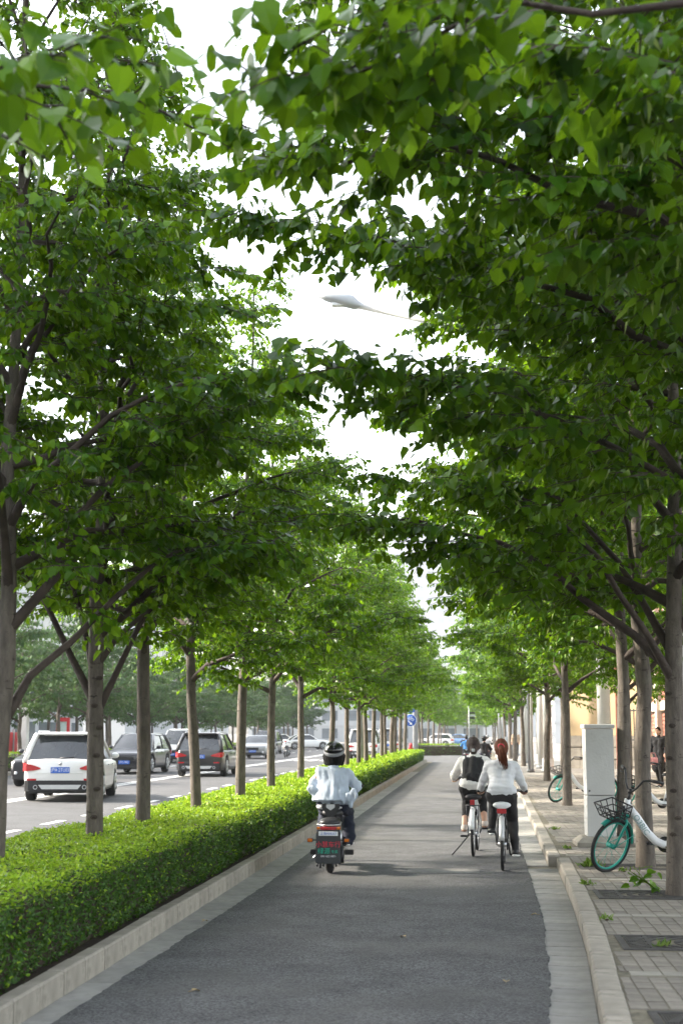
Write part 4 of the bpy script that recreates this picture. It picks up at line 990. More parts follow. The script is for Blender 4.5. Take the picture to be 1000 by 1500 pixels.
    part('front_bumper', BLACK, root, lambda b: b.loft([[(x, y, z) for x, y in ((-hw*.92, hl-.22), (-hw*.84, hl-.05), (-hw*.6, hl+.008), (hw*.6, hl+.008), (hw*.84, hl-.05), (hw*.92, hl-.22))] for z in (.24, .28, .38, .40)], 0, True, False))
    # plates
    for y, s, txt in ((-hl-.02, 1, plate), (hl+.02, -1, plate)):
        zc = belt-.24 if s > 0 else .47
        pl = part('number_plate', BLUEPLATE, root, lambda b: b.box(-.22, .22, y-.008, y+.008, zc-.07, zc+.07, bev=.003))
        if txt: text_mesh('plate_number', txt, .115, WHITEPRINT, pl, Matrix.Translation((0, y-s*.010, zc)) @ Matrix.Rotation(math.pi/2, 4, 'X') @ (Matrix.Identity(4) if s > 0 else Matrix.Rotation(math.pi, 4, 'Y')), .001, .78)
    for s in (-1, 1):
        for y in (-.35, .55): part('door_handle', paint, root, lambda b: b.box(s*hw-.01, s*hw+.03, y-.1, y+.06, belt-.16, belt-.125, bev=.006))
        part('sill', clad if cladding else BLACK, root, lambda b: b.box(s*hw*.90-.02, s*hw*.90+.04, yw[0]+wr+.08, yw[1]-wr-.08, .22, .34, bev=.01))
    return root
def paint(name, c, metal=.25): 
    m = mat(name, c, .28, .03, 2., spec=.55, metal=metal); m.node_tree.nodes['Principled BSDF'].inputs['Coat Weight'].default_value = .5; return m
CW = paint('car_white', (.74, .74, .73), 0.); CK = paint('car_black', (.022, .022, .026)); CG = paint('car_grey', (.20, .21, .215)); CS = paint('car_silver', (.45, .46, .47)); CB = paint('car_charcoal', (.03, .029, .03)); CBL = paint('car_blue', (.12, .22, .42))
PI = math.pi
car('white_car', 'white SUV seen from behind, blue plate and red tail lights, left edge', (-9.95, 35.5, .0), R(8), CW, 4.45, 1.84, 1.62, True, .35, '沪A·2TU03')
car('dark_car', 'dark SUV seen from behind with thin red lights, beyond the white SUV', (-10.1, 55.1, 0), R(1), CB, 4.6, 1.84, 1.62, True, .36, '沪B·80T6')
car('dark_car', 'black oncoming car mostly hidden behind the white SUV', (-13.0, 44.6, 0), PI+R(2), CK, 4.7, 1.86, 1.46, False, .34, None)
car('dark_car', 'black oncoming SUV with bright windscreen, right behind the white SUV', (-13.55, 58.0, 0), PI-R(1), CK, 4.5, 1.84, 1.58, True, .36, '沪C·19K2')
car('white_car', 'boxy white oncoming SUV with wide dark grille, second oncoming', (-16.1, 79.0, 0), PI, CW, 4.6, 1.9, 1.82, True, .37, '沪A·66P1')
car('grey_car', 'grey oncoming sedan just left of a hedge trunk', (-13.75, 92.5, 0), PI, CG, 4.8, 1.84, 1.46, False, .34, '沪D·7310')
car('dark_car', 'dark oncoming SUV with twin grille beside the grey sedan', (-16.0, 112.5, 0), PI, CK, 4.8, 1.95, 1.78, True, .38, '沪E·52N8')
car('white_car', 'white sedan turning side-on in the distance beyond the bend', (-16.3, 142, 0), R(-68), CW, 4.8, 1.84, 1.48, False, .34)
car('white_car', 'white sedan parked half behind the far roadside bush', (-19.6, 150, 0), R(-80), CW, 4.7, 1.84, 1.5, False, .34)
car('silver_car', 'silver minivan seen from behind, just right of the rider helmet', (-6.7, 92, 0), R(-2), CW, 4.9, 1.9, 1.86, True, .36, '沪F·31H7', rails=False)
car('silver_car', 'pale grey van seen from behind among the hedge trunks', (-6.0, 108, 0), R(-2), CS, 4.9, 1.9, 1.95, True, .36, None, rails=False)
car('white_car', 'white hatchback crossing far behind the blue sign pole', (-4.2, 170, 0), R(85), CW, 4.3, 1.8, 1.52, True, .33, rails=False)
car('blue_car', 'pale blue car far behind the hedge block', (-1.8, 178, 0), R(75), CBL, 4.5, 1.8, 1.5, False, .33)
car('silver_car', 'silver car farther up the road left of the white minivan', (-9.5, 128, 0), R(0), CS, 4.6, 1.84, 1.5, False, .34)

# ------------------------------------------------------------------ bicycles
def wheel(root, hub, r, tyre=RUBBER, rimm=STEEL, M=None, name='wheel', t=.020, spokes=16):
    def X(b):
        if M is not None: b.xf(M)
        return b
    w = X(MB().ring(hub, (1, 0, 0), r-t, t, 36, 8)).build(name, tyre, root)
    X(MB().ring(hub, (1, 0, 0), r-t*2.2, t*.62, 36, 6)).build('rim', rimm, w)
    b = MB(); b.disc(hub, (1, 0, 0), .026, .10, 12); X(b).build('hub', rimm if rimm is TEAL else STEEL, w)
    b = MB(); h = Vector(hub)
    for k in range(spokes):
        a = 2*PI*k/spokes; s = .03 if k % 2 else -.03
        b.tube([h+Vector((s, math.cos(a+.3)*.02, math.sin(a+.3)*.02)), h+Vector((0, math.cos(a)*(r-t*2.4), math.sin(a)*(r-t*2.4)))], .0022, 4)
    X(b).build('spoke_set', rimm if rimm is TEAL else STEEL, w)
    return w
def arc(hub, r, a0, a1, n=14): return [(hub[0], hub[1]+math.cos(R(a0+(a1-a0)*i/n))*r, hub[2]+math.sin(R(a0+(a1-a0)*i/n))*r) for i in range(n+1)]
def fender(b, hub, r, a0, a1, w):
    rings = []
    for i in range(15):
        a = R(a0+(a1-a0)*i/14); c, s = math.cos(a), math.sin(a)
        rings.append([(x, hub[1]+c*(r+dz), hub[2]+s*(r+dz)) for x, dz in ((-w, -.012), (-w*.6, .006), (0, .012), (w*.6, .006), (w, -.012), (w*.55, .001), (0, .006), (-w*.55, .001))])
    b.loft(rings, 0, True, True)
def bicycle(label, loc, rz, steer=0., lean=0., frame=BIKEWHITE, fork=TEAL, rimm=TEAL, basket=True, saddle=BLACK, guard=BIKEWHITE, r=.30, letters=None, reflector=(.05, .022), carrier=False, crank=0., stand=True, group='shared bicycles', seat_z=.78, bz=-.08):
    root = empty('bicycle', loc, rz, 0, lean); tag(root, label, 'bicycle', group)
    rh, fh = (0, -.50, r), (0, .52, r)
    Bz = Matrix.Translation((0, 0, bz)); A = Vector((0, .335, .62)); ax = Vector((0, -.30, 1)).normalized()
    S = Matrix.Translation(A) @ Matrix.Rotation(steer, 4, ax) @ Matrix.Translation(-A)
    wheel(root, rh, r, rimm=rimm); wheel(root, fh, r, rimm=rimm, M=S)
    fr = part('frame', frame, root, lambda b: [b.tube([(0, .30, .78), (0, .335, .64)], [.034, .036], 12), b.tube([(0, .31, .72), (0, .22, .60), (0, .11, .43), (0, .02, .335), (0, -.06, .30), (0, -.16, .29), (0, -.30, .295)], [.038, .043, .043, .043, .042, .038, .03], 12),
         b.tube([(0, -.10, .29), (0, -.20, .60)], .022, 10)]+[b.tube([(s*.03, -.12, .29), (s*.055, -.30, .293), (s*.06, -.50, r)], .014, 8) for s in (-1, 1)]+[b.tube([(s*.02, -.19, .56), (s*.055, -.34, .47), (s*.06, -.50, r)], .010, 8) for s in (-1, 1)])
    part('seat_post', STEEL, root, lambda b: b.tube([(0, -.195, .58), (0, -.25, seat_z-.04)], .014, 8))
    part('saddle', saddle, root, lambda b: b.loft([[(w*math.cos(2*PI*j/14), y, z+h*math.sin(2*PI*j/14)) for j in range(14)] for y, w, z, h in ((-.40, .05, seat_z-.005, .025), (-.385, .095, seat_z-.004, .04), (-.32, .11, seat_z, .042), (-.24, .07, seat_z+.004, .035), (-.14, .028, seat_z+.006, .028), (-.09, .012, seat_z, .014))]))
    MB().xf(Matrix.Identity(4))
    b = MB(); [b.tube([(s*.03, .34, .60), (s*.058, .36, .54), (s*.06, .52, r)], [.014, .014, .010], 8) for s in (-1, 1)]; b.box(-.045, .045, .315, .365, .59, .625, bev=.008); b.xf(S); b.build('fork', fork, root)
    b = MB(); fender(b, fh, r+.02, 60, 190, .032); b.xf(S); b.build('front_mudguard', fork, root)
    b = MB(); [b.tube([(s*.06, .52, r), (s*.034, .52+math.cos(R(170))*(r+.02), r+.06)], .004, 5) for s in (-1, 1)]; b.xf(S); b.build('mudguard_stay', fork, root)
    part('rear_mudguard', guard, root, lambda b: fender(b, rh, r+.02, 25, 168, .034))
    b = MB(); b.tube([(0, .305, .77), (0, .275, .94+bz)], .016, 10); b.disc((0, .274, .95+bz), (0, -.25, 1), .024, .05, 12); b.xf(S); b.build('stem', BLACK, root)
    b = MB()
    b.tube([(-.30, .10, 1.10), (-.20, .17, 1.115), (-.13, .225, 1.10), (-.085, .262, 1.02), (-.04, .275, .965), (.04, .275, .965), (.085, .262, 1.02), (.13, .225, 1.10), (.20, .17, 1.115), (.30, .10, 1.10)], .0125, 8); b.xf(S @ Bz)
    hb = b.build('handlebar', BLACK, root)
    for s in (-1, 1):
        b = MB(); b.tube([(s*.19, .178, 1.115), (s*.305, .097, 1.10)], .018, 8); b.xf(S @ Bz); b.build('grip', BLACK, hb)
        b = MB(); b.tube([(s*.17, .205, 1.10), (s*.22, .20, 1.085), (s*.28, .15, 1.07)], .005, 5); b.xf(S @ Bz); b.build('brake_lever', DARKMETAL, hb)
    if basket:
        b = MB(); y0, y1, z0, z1, w0, w1 = .39, .60, .63, .77, .115, .15
        for t in (0, .5, 1):
            z = z0+(z1-z0)*t; w = w0+(w1-w0)*t; yy = y1+.06*t
            b.tube([(-w, y0, z), (w, y0, z), (w, yy, z), (-w, yy, z)], .007 if t < 1 else .009, 5, closed=True)
        for i in range(5):
            u = -1+i*.5
            b.tube([(u*w0, y1, z0), (u*w1, y1+.06, z1)], .006, 5); b.tube([(u*w0, y0, z0), (u*w1, y0, z1)], .006, 5); b.tube([(u*w0, y0, z0), (u*w0, y1, z0)], .006, 5)
        for i in range(4):
            yy = y0+(y1-y0)*i/3
            for s in (-1, 1): b.tube([(s*w0, yy, z0), (s*w1, y0+(y1+.06-y0)*i/3, z1)], .006, 5)
            b.tube([(-w0, yy, z0), (w0, yy, z0)], .006, 5)
        b.tube([(0, .345, .64), (0, .37, .72)], .02, 6); b.xf(S); b.build('basket', BLACK, root)
    part('chain_guard', BLACK if not carrier else SILVER, root, lambda b: [b.box(.05, .065, -.5, -.06, .25, .34, bev=.006), b.disc((.055, -.08, .29), (1, 0, 0), .085, .02, 20)])
    ca = crank; c = Vector((0, -.08, .285))
    for s in (-1, 1):
        d = Vector((0, math.cos(ca), math.sin(ca)))*.16*s; e = c+d
        cr = part('crank', DARKMETAL, root, lambda b: b.tube([(s*.07, c.y, c.z), (s*.085, e.y, e.z)], .011, 6))
        part('pedal', BLACK, cr, lambda b: [b.box(s*.135-.045, s*.135+.045, e.y-.035, e.y-.018, e.z-.012, e.z+.012), b.box(s*.135-.045, s*.135+.045, e.y+.018, e.y+.035, e.z-.012, e.z+.012), b.box(s*.135-.045, s*.135-.03, e.y-.035, e.y+.035, e.z-.011, e.z+.011), b.box(s*.135+.03, s*.135+.045, e.y-.035, e.y+.035, e.z-.011, e.z+.011), b.tube([(s*.085, e.y, e.z), (s*.17, e.y, e.z)], .007, 6)])
    part('rear_reflector', REDLENS, root, lambda b: b.box(-reflector[0], reflector[0], -.50-.02-.08, -.50-.02-.06, .66, .66+reflector[1]*2, bev=.004))
    part('reflector_bracket', DARKMETAL, root, lambda b: b.tube([(0, -.56, .645), (0, -.575, .68)], .01, 6))
    if carrier:
        part('rear_carrier', DARKMETAL, root, lambda b: [b.tube([(-.08, -.30, .66), (-.08, -.72, .665), (.08, -.72, .665), (.08, -.30, .66)], .008, 6), b.tube([(0, -.30, .66), (0, -.72, .665)], .006, 5)]+[b.tube([(s*.08, -.6, .66), (s*.06, -.5, r)], .006, 5) for s in (-1, 1)])
    if stand: part('kickstand', BLACK, root, lambda b: b.tube([(-.06, -.44, .27), (-.12, -.52, .15), (-.20, -.56, .02)] if not stand == 'up' else [(-.06, -.42, .27), (-.16, -.52, .15), (-.27, -.60, .03)], .009, 6))
    part('lock_box', BIKEWHITE if frame is BIKEWHITE else BLACK, root, lambda b: [b.box(-.05, .05, -.34, -.26, .52, .60, bev=.012)])
    if letters: text_mesh('frame_lettering', letters, .085, GREYPRINT, fr, Matrix.Translation((-.045, .165, .515)) @ Matrix.Rotation(-PI/2, 4, 'Z') @ Matrix.Rotation(PI/2, 4, 'X') @ Matrix.Rotation(R(-57), 4, 'Z'), .001)
    return root
# parked: heading to the left, front wheel turned towards the camera
bicycle('white and teal parked bicycle with black basket, nearest, half behind the right edge trunk', (1.98, 15.95, PZ), R(84), R(48), R(-7), letters='O3BIC')
bicycle('teal wheeled parked bicycle half hidden behind a trunk beyond the cabinet', (2.35, 31.7, PZ), R(86), R(46), R(-7))
bicycle('teal parked bicycle almost hidden behind the utility cabinet', (3.15, 25.2, PZ), R(84), R(40), R(-6))
# ------------------------------------------------------------------ people
from mathutils import noise as mnoise
def blob_mesh(prims, voxel, smooth=4, wr_amp=0., wr_f=8., seed=0, fold=(1, .7, 1.6)):
    bm = bmesh.new()
    for p0, r0, p1, r1 in prims:
        vs = []
        for p, r in ((p0, r0), (p1, r1)):
            r = r if hasattr(r, '__len__') else (r, r, r)
            for i in range(7):
                a = -PI/2+PI*i/6; q = max(.001, math.cos(a)); n = 1 if i in (0, 6) else 12
                for j in range(n): vs.append(bm.verts.new((p[0]+r[0]*q*math.cos(2*PI*j/12), p[1]+r[1]*q*math.sin(2*PI*j/12), p[2]+r[2]*math.sin(a))))
        h = bmesh.ops.convex_hull(bm, input=vs)
        dead = [e for e in h['geom_interior'] if isinstance(e, bmesh.types.BMVert)]+[e for e in h['geom_unused'] if isinstance(e, bmesh.types.BMVert)]
        bmesh.ops.delete(bm, geom=list(set(dead)), context='VERTS')
    me = bpy.data.meshes.new('tmp'); bm.to_mesh(me); bm.free()
    o = bpy.data.objects.new('tmp', me); COL.objects.link(o)
    md = o.modifiers.new('r', 'REMESH'); md.mode = 'VOXEL'; md.voxel_size = voxel
    if smooth: ms = o.modifiers.new('s', 'SMOOTH'); ms.factor = .5; ms.iterations = smooth
    dg = bpy.context.evaluated_depsgraph_get(); out = bpy.data.meshes.new_from_object(o.evaluated_get(dg))
    bpy.data.objects.remove(o); bpy.data.meshes.remove(me)
    if wr_amp:
        co = np.empty(len(out.vertices)*3, np.float32); out.vertices.foreach_get('co', co); co = co.reshape(-1, 3)
        no = np.array([v.normal[:] for v in out.vertices])
        k = np.array([mnoise.noise(Vector((c[0]*wr_f*fold[0]+seed+c[2]*3, c[1]*wr_f*fold[1], c[2]*wr_f*fold[2])))+.5*mnoise.noise(Vector((c[0]*wr_f*2.3*fold[0], c[1]*wr_f*2*fold[1]+seed, c[2]*wr_f*1.8*fold[2]+c[0]*9))) for c in co])
        co = co+no*(k*wr_amp)[:, None]; out.vertices.foreach_set('co', co.astype(np.float32).ravel())
    out.polygons.foreach_set('use_smooth', [True]*len(out.polygons)); out.update(); return out
def flesh(name, prims, m, parent, voxel=.011, smooth=3, amp=0., f=8., seed=0, fold=(1, .7, 1.6)):
    me = blob_mesh(prims, voxel, smooth, amp, f, seed, fold); me.name = name; me.materials.append(m)
    return link(bpy.data.objects.new(name, me), parent)
def V3(*a): return Vector(a)
def lerp(a, b, t): return Vector(a)*(1-t)+Vector(b)*t
SKIN = mat('skin', (.52, .31, .22), .5, .08, 10., spec=.35)
HAIRB = mat('black_hair', (.008, .007, .007), .5, .35, 60., .5, 90., spec=.12, stretch=(6, 6, 1)); HAIRR = mat('auburn_hair', (.13, .038, .016), .45, .6, 50., .5, 90., spec=.2, stretch=(8, 8, 1)); HAIRD = mat('dark_brown_hair', (.028, .014, .010), .45, .4, 50., .5, 90., stretch=(8, 8, 1))
def cloth(name, c, var=.07, rough=.85): return mat(name, c, rough, var, 14., .35, 320.)
def hand(wrist, palm, dirv, side, up):
    """palm and five curled fingers, returned as prims"""
    w = Vector(wrist); p = Vector(palm); d = Vector(dirv).normalized(); u = Vector(up).normalized(); a = d.cross(u).normalized()
    out = [(w, .024, p, (.030, .030, .022))]
    for k, (off, ln) in enumerate(((-.030, .040), (-.010, .046), (.010, .043), (.029, .034))):
        k0 = p+a*off+d*.028; k1 = k0+d*ln*.55-u*.012; k2 = k1+d*ln*.1-u*ln*.75; k3 = k2-d*ln*.55-u*ln*.15
        out += [(k0, .0095, k1, .009), (k1, .009, k2, .0085), (k2, .0085, k3, .008)]
    t0 = p-a*side*.024; t1 = t0-a*side*.028+d*.022-u*.012; t2 = t1+d*.028-u*.014+a*side*.008
    return out+[(t0, .013, t1, .011), (t1, .011, t2, .009)]
def figure(root, J, top, bottoms, skin=SKIN, voxel=.010, sleeve=1.0, trouser=1.0, hair=HAIRB, shoe=BLACK, sole=WHITEPAINT, build=1.0, topm='jacket', loose=.012, amp=.006, hem=(), fine=True, hairprims=None, top_extra=(), fold=(1, .7, 1.6)):
    """J: joints in the root's coordinates; the body is one skin mesh, clothes and hair are children of the person"""
    hip, chest, neck, head = Vector(J['hip']), Vector(J['chest']), Vector(J['neck']), Vector(J['head']); fwd = Vector(J.get('face', (0, 1, 0))).normalized(); B = build
    hw_ = .085*B
    body = [(hip+V3(-hw_, 0, 0), .095*B, hip+V3(hw_, 0, 0), .095*B), (hip+V3(-.05, 0, .05), .085*B, chest+V3(-.06, 0, -.05), .085*B), (hip+V3(.05, 0, .05), .085*B, chest+V3(.06, 0, -.05), .085*B), (chest+V3(-.085, 0, .02), .07*B, chest+V3(.085, 0, .02), .07*B),
            (lerp(chest, neck, .55), .055, neck, .045), (neck, .044, head+V3(0, -.01, -.06), .045), (head, (.074, .088, .10), head+V3(0, 0, -.01), (.07, .083, .095)), (head+fwd*.04+V3(0, 0, -.075), .042, head+fwd*.045+V3(0, 0, -.065), .038),
            (head+fwd*.085+V3(0, 0, .0), .010, head+fwd*.1+V3(0, 0, -.03), .013)]
    rt = fwd.cross(V3(0, 0, 1)).normalized()
    for s in (-1, 1): body.append((head+rt*s*.076+V3(0, 0, -.005), (.012, .02, .03), head+rt*s*.078+V3(0, 0, -.02), (.010, .016, .024)))
    wst = lerp(hip, chest, .55)
    tops = [(q_[0]+V3(s_*q_[1], 0, q_[2]), q_[3], q_[4]+V3(s_*q_[5], 0, q_[6]), q_[7]) for s_ in (-1, 1) for q_ in ((hip, .055*B, .03, .100*B+loose, wst, .045*B, 0, .082*B+loose), (wst, .045*B, 0, .082*B+loose, chest, .07*B, -.02, .086*B+loose))]+[ (chest+V3(-.08, 0, .03), .07*B+loose, chest+V3(.08, 0, .03), .07*B+loose), (lerp(chest, neck, .55), .058+loose, neck+V3(0, 0, -.01), .048+loose*.6)]
    pants = [(hip+V3(-hw_, 0, -.01), .102*B+.006, hip+V3(hw_, 0, -.01), .102*B+.006), (hip+V3(-hw_*.7, 0, .05), .092*B+.006, hip+V3(hw_*.7, 0, .05), .092*B+.006)]
    for s, k in ((-1, 'l'), (1, 'r')):
        sh, el, ha, kn, an, to = [Vector(J[n+k]) for n in ('sh', 'el', 'ha', 'kn', 'an', 'to')]
        wr = lerp(el, ha, .80); hp = hip+V3(s*hw_, 0, -.02)
        body += [(sh, .050*B, el, .038), (el, .038, wr, .026), (chest+V3(s*.08, 0, .04), .06*B, sh, .052*B), (hp, .085*B, kn, .056), (kn, .056, lerp(kn, an, .35), .054), (lerp(kn, an, .35), .054, an, .036), (an, .036, to, .03)]
        if fine: body += hand(wr, lerp(el, ha, .93), Vector(J.get('grip', (0, 1, -.15))), s, V3(0, .15, 1))
        else: body += [(wr, .026, ha, .034)]
        tops += [(chest+V3(s*.08, 0, .035), .064*B+loose, sh, .056*B+loose*.7), (sh, .056*B+loose*.7, lerp(sh, el, min(1, sleeve*2)), .042+loose*.7)]
        if sleeve > .5: tops += [(el, .042+loose*.7, lerp(el, wr, (sleeve-.5)*2), .032+loose*.6)]
        pants += [(hp, .092*B+.008, kn, .064+.006)]
        if trouser > .5: pants += [(kn, .064+.006, lerp(kn, an, (trouser-.5)*2), .046+J.get('flare', .004))]
        elif trouser < .5: pass
        fd = (to-an); fd.z = 0; fd.normalize()
        bq = flesh('shoe', [(an+V3(0, 0, -.015), .044, an+V3(0, 0, -.035)-fd*.02, .042), (an+V3(0, 0, -.03), .046, to, (.042, .042, .032))], shoe, root, voxel, 2)
        flesh('sole', [(an+V3(0, 0, -.065)-fd*.035, (.038, .038, .016), to+V3(0, 0, -.028), (.042, .042, .014))], sole, bq, voxel, 1)
    flesh('body', body, skin, root, voxel if fine else voxel, 2)
    flesh(topm, tops+list(hem)+list(top_extra), top, root, voxel, 4, amp, 9., len(topm) % 7, fold)
    flesh('trousers', pants, bottoms, root, voxel, 3, amp*.6, 9., 3)
    if hairprims is None: hairprims = []
    hp_ = [(head+V3(0, -.012, .022), (.082, .092, .098), head-fwd*.022+V3(0, 0, -.02), (.083, .085, .088))]+[(Vector(a), r0, Vector(b), r1) for a, r0, b, r1 in hairprims]
    flesh('hair', hp_, hair, root, voxel, 2, .004, 26.)
    # face
    e = fwd*.082+V3(0, 0, .012)
    part('eye', BLACK, root, lambda b: [b.ball(head+e+rt*s*.030, .008, 0, 8, 5) for s in (-1, 1)])
    part('mouth', mat('lip', (.35, .1, .09), .5), root, lambda b: b.ball(head+fwd*.083+V3(0, 0, -.062), (.018, .006, .005), 0, 8, 5))

# --- moped and its rider
MOPB = mat('moped_black', (.02, .02, .022), .35, .15, 12.); BOARD = mat('mud_flap', (.035, .038, .042), .55, .12, 9.)
def moped(label, loc, rz, full=True, body=MOPB, group=None):
    root = empty('moped', loc, rz); tag(root, label, 'moped', group)
    r = .21
    for nm, hub, t in (('rear_wheel', (0, 0, r), .042), ('front_wheel', (0, 1.12, r), .038)):
        w = MB().ring(hub, (1, 0, 0), r-t, t, 30, 10).build(nm, RUBBER, root)
        part('rim', DARKMETAL, w, lambda b: b.disc(hub, (1, 0, 0), r-t*1.6, .05, 20)); part('hub_motor', STEEL, w, lambda b: b.disc(hub, (1, 0, 0), .09, .09, 18))
    part('swing_arm', DARKMETAL, root, lambda b: [b.tube([(s*.085, 0, r), (s*.09, .35, .28)], .018, 8) for s in (-1, 1)])
    part('frame', body, root, lambda b: [b.loft([[(w*math.cos(2*PI*j/14), y, z+h*math.sin(2*PI*j/14)) for j in range(14)] for y, w, z, h in ((-.12, .05, .50, .05), (0, .10, .50, .11), (.25, .12, .46, .16), (.42, .11, .36, .12), (.70, .12, .29, .06), (.90, .10, .36, .07), (.98, .08, .52, .1), (1.0, .06, .7, .1))]), b.tube([(0, 1.0, .6), (0, .93, .95)], .03, 10)])
    part('footboard', body, root, lambda b: b.box(-.15, .15, .44, .92, .27, .305, bev=.01))
    part('fork', STEEL, root, lambda b: [b.tube([(s*.055, 1.12, r), (s*.055, 1.0, .62)], .016, 8) for s in (-1, 1)])
    part('front_mudguard', body, root, lambda b: fender(b, (0, 1.12, r), r+.03, 20, 160, .055))
    part('seat', BLACK, root, lambda b: b.loft([[(w*math.cos(2*PI*j/14), y, z+h*math.sin(2*PI*j/14)) for j in range(14)] for y, w, z, h in ((.12, .06, .66, .04), (.16, .11, .67, .05), (.32, .13, .67, .05), (.46, .09, .665, .045), (.54, .03, .655, .03))]))
    part('seat_post', DARKMETAL, root, lambda b: b.tube([(0, .3, .5), (0, .3, .64)], .025, 8))
    bk = part('backrest', BLACK, root, lambda b: [b.loft([[(-w, .05-.02, z), (w, .05-.02, z), (w, .05+.02, z), (-w, .05+.02, z)] for z, w in ((.60, .035), (.66, .05), (.74, .105), (.78, .1))], 0, True, False), b.tube([(0, .05, .62), (0, .16, .52)], .02, 8)])
    part('badge', SILVER, bk, lambda b: b.add([(-.05, .026, .775), (.05, .026, .775), (.05, .026, .74), (0, .026, .705), (-.05, .026, .74)], [(0, 1, 2, 3, 4)]))
    part('rear_pad', BLACK, root, lambda b: b.loft([[(w*math.cos(2*PI*j/14), y, z+h*math.sin(2*PI*j/14)) for j in range(14)] for y, w, z, h in ((-.20, .06, .575, .03), (-.16, .11, .575, .045), (-.02, .12, .585, .05), (.08, .07, .585, .04))]))
    part('pad_rail', STEEL, root, lambda b: b.tube([(-.12, .05, .57), (-.13, -.16, .555), (0, -.23, .55), (.13, -.16, .555), (.12, .05, .57)], .010, 6))
    part('tail_light', REDLENS, root, lambda b: b.box(-.09, .09, -.225, -.19, .50, .535, bev=.006)); part('tail_light_side', ORANGE, root, lambda b: [b.box(s*.115-.02, s*.115+.02, -.22, -.19, .502, .533, bev=.005) for s in (-1, 1)])
    fl = part('mud_flap', BOARD, root, lambda b: b.loft([[(-w, y-.004, z), (w, y-.004, z), (w, y+.004, z), (-w, y+.004, z)] for z, w, y in ((.125, .13, -.245), (.15, .145, -.245), (.46, .14, -.225), (.50, .125, -.215))], 0, True, False))
    part('flap_fringe', BLACK, fl, lambda b: [b.tube([(x, -.245, .13), (x*1.05, -.245, .095-.02*(i % 2))], .012, 5) for i, x in enumerate((-.12, -.085, -.05, .05, .09))])
    for s in (-1, 1):
        t_ = part('turn_signal', BLACK, root, lambda b: [b.tube([(s*.12, -.19, .385), (s*.19, -.2, .385)], .008, 6), b.box(s*.21-.032, s*.21+.032, -.225, -.185, .362, .408, bev=.008)])
        part('turn_lens', ORANGE, t_, lambda b: b.box(s*.21-.026, s*.21+.026, -.231, -.226, .368, .402, bev=.002))
    if full:
        y0 = -.243
        Mt = lambda x, y, z: Matrix.Translation((x, y, z)) @ Matrix.Rotation(PI/2-R(3), 4, 'X')
        pl = part('number_plate', WHITEPRINT, fl, lambda b: b.box(-.11, .11, -.236, -.228, .435, .482, bev=.002)); text_mesh('plate_number', '上海A03217', .036, BLUEPLATE, pl, Mt(0, -.2375, .459))
        text_mesh('sign_red', '小慧车行', .072, REDPRINT, fl, Mt(0, -.242, .335), .0015)
        text_mesh('sign_green', '绿源', .072, GREENPRINT, fl, Mt(-.048, -.247, .262), .0015); text_mesh('sign_green_small', '专卖', .040, GREENPRINT, fl, Mt(.073, -.247, .257), .0015)
        text_mesh('sign_number', '138 1622 0871', .030, WHITEPRINT, fl, Mt(0, -.250, .208), .0015)
    for s in (-1, 1):
        c = part('crank', DARKMETAL, root, lambda b: b.tube([(s*.1, .30, .22), (s*.14, .22, .22)], .012, 6))
        part('pedal', BLACK, c, lambda b: [b.box(s*.20-.048, s*.20+.048, .19+i*.04, .203+i*.04, .19, .245) for i in range(3)]+[b.box(s*.20+q-.006, s*.20+q+.006, .19, .285, .208, .228) for q in (-.045, 0, .045)])
    part('exhaust_cover', DARKMETAL, root, lambda b: b.disc((.14, .02, r), (1, 0, 0), .10, .03, 18)); part('side_stand', STEEL, root, lambda b: b.tube([(-.12, .2, .25), (-.2, .02, .16)], .012, 6))
    part('shock', STEEL, root, lambda b: [b.tube([(s*.11, .05, .25), (s*.115, .0, .48)], .022, 8) for s in (-1, 1)])
    hb = part('handlebar', BLACK, root, lambda b: b.tube([(-.31, .82, .96), (-.2, .88, .985), (-.06, .93, .97), (.06, .93, .97), (.2, .88, .985), (.31, .82, .96)], .013, 8))
    for s in (-1, 1):
        part('grip', BLACK, hb, lambda b: b.tube([(s*.2, .88, .985), (s*.32, .815, .958)], .019, 8))
        if not full: part('mirror', BLACK, root, lambda b: [b.tube([(s*.2, .89, .99), (s*.27, .9, 1.12)], .006, 6), b.ball((s*.29, .9, 1.16), (.06, .015, .04), 0, 12, 6)])
    part('headlight', CLEARLENS, root, lambda b: b.ball((0, 1.02, .82), (.07, .05, .07), 0, 12, 8))
    return root
moped('black electric moped with lettered rear mud flap', (-1.64, 16.75, .008), 0)
JACKET = cloth('pale_blue_jacket', (.47, .54, .64)); NAVY = cloth('navy_trousers', (.014, .018, .035)); WSHIRT = cloth('white_shirt', (.70, .70, .70))
rider = empty('person', (-1.64, 16.75, .008)); tag(rider, 'person in billowing pale blue jacket and black helmet riding the moped', 'person')
JR = dict(hip=(0, .33, .77), chest=(0, .38, 1.075), neck=(0, .43, 1.225), head=(0, .47, 1.37), shl=(-.16, .39, 1.12), shr=(.16, .39, 1.12), ell=(-.27, .50, .95), elr=(.27, .50, .95), hal=(-.26, .84, .985), har=(.26, .84, .985),
          knl=(-.15, .76, .66), knr=(.15, .76, .66), anl=(-.15, .64, .37), anr=(.16, .60, .345), tol=(-.16, .80, .335), tor=(.18, .76, .315), flare=.035)
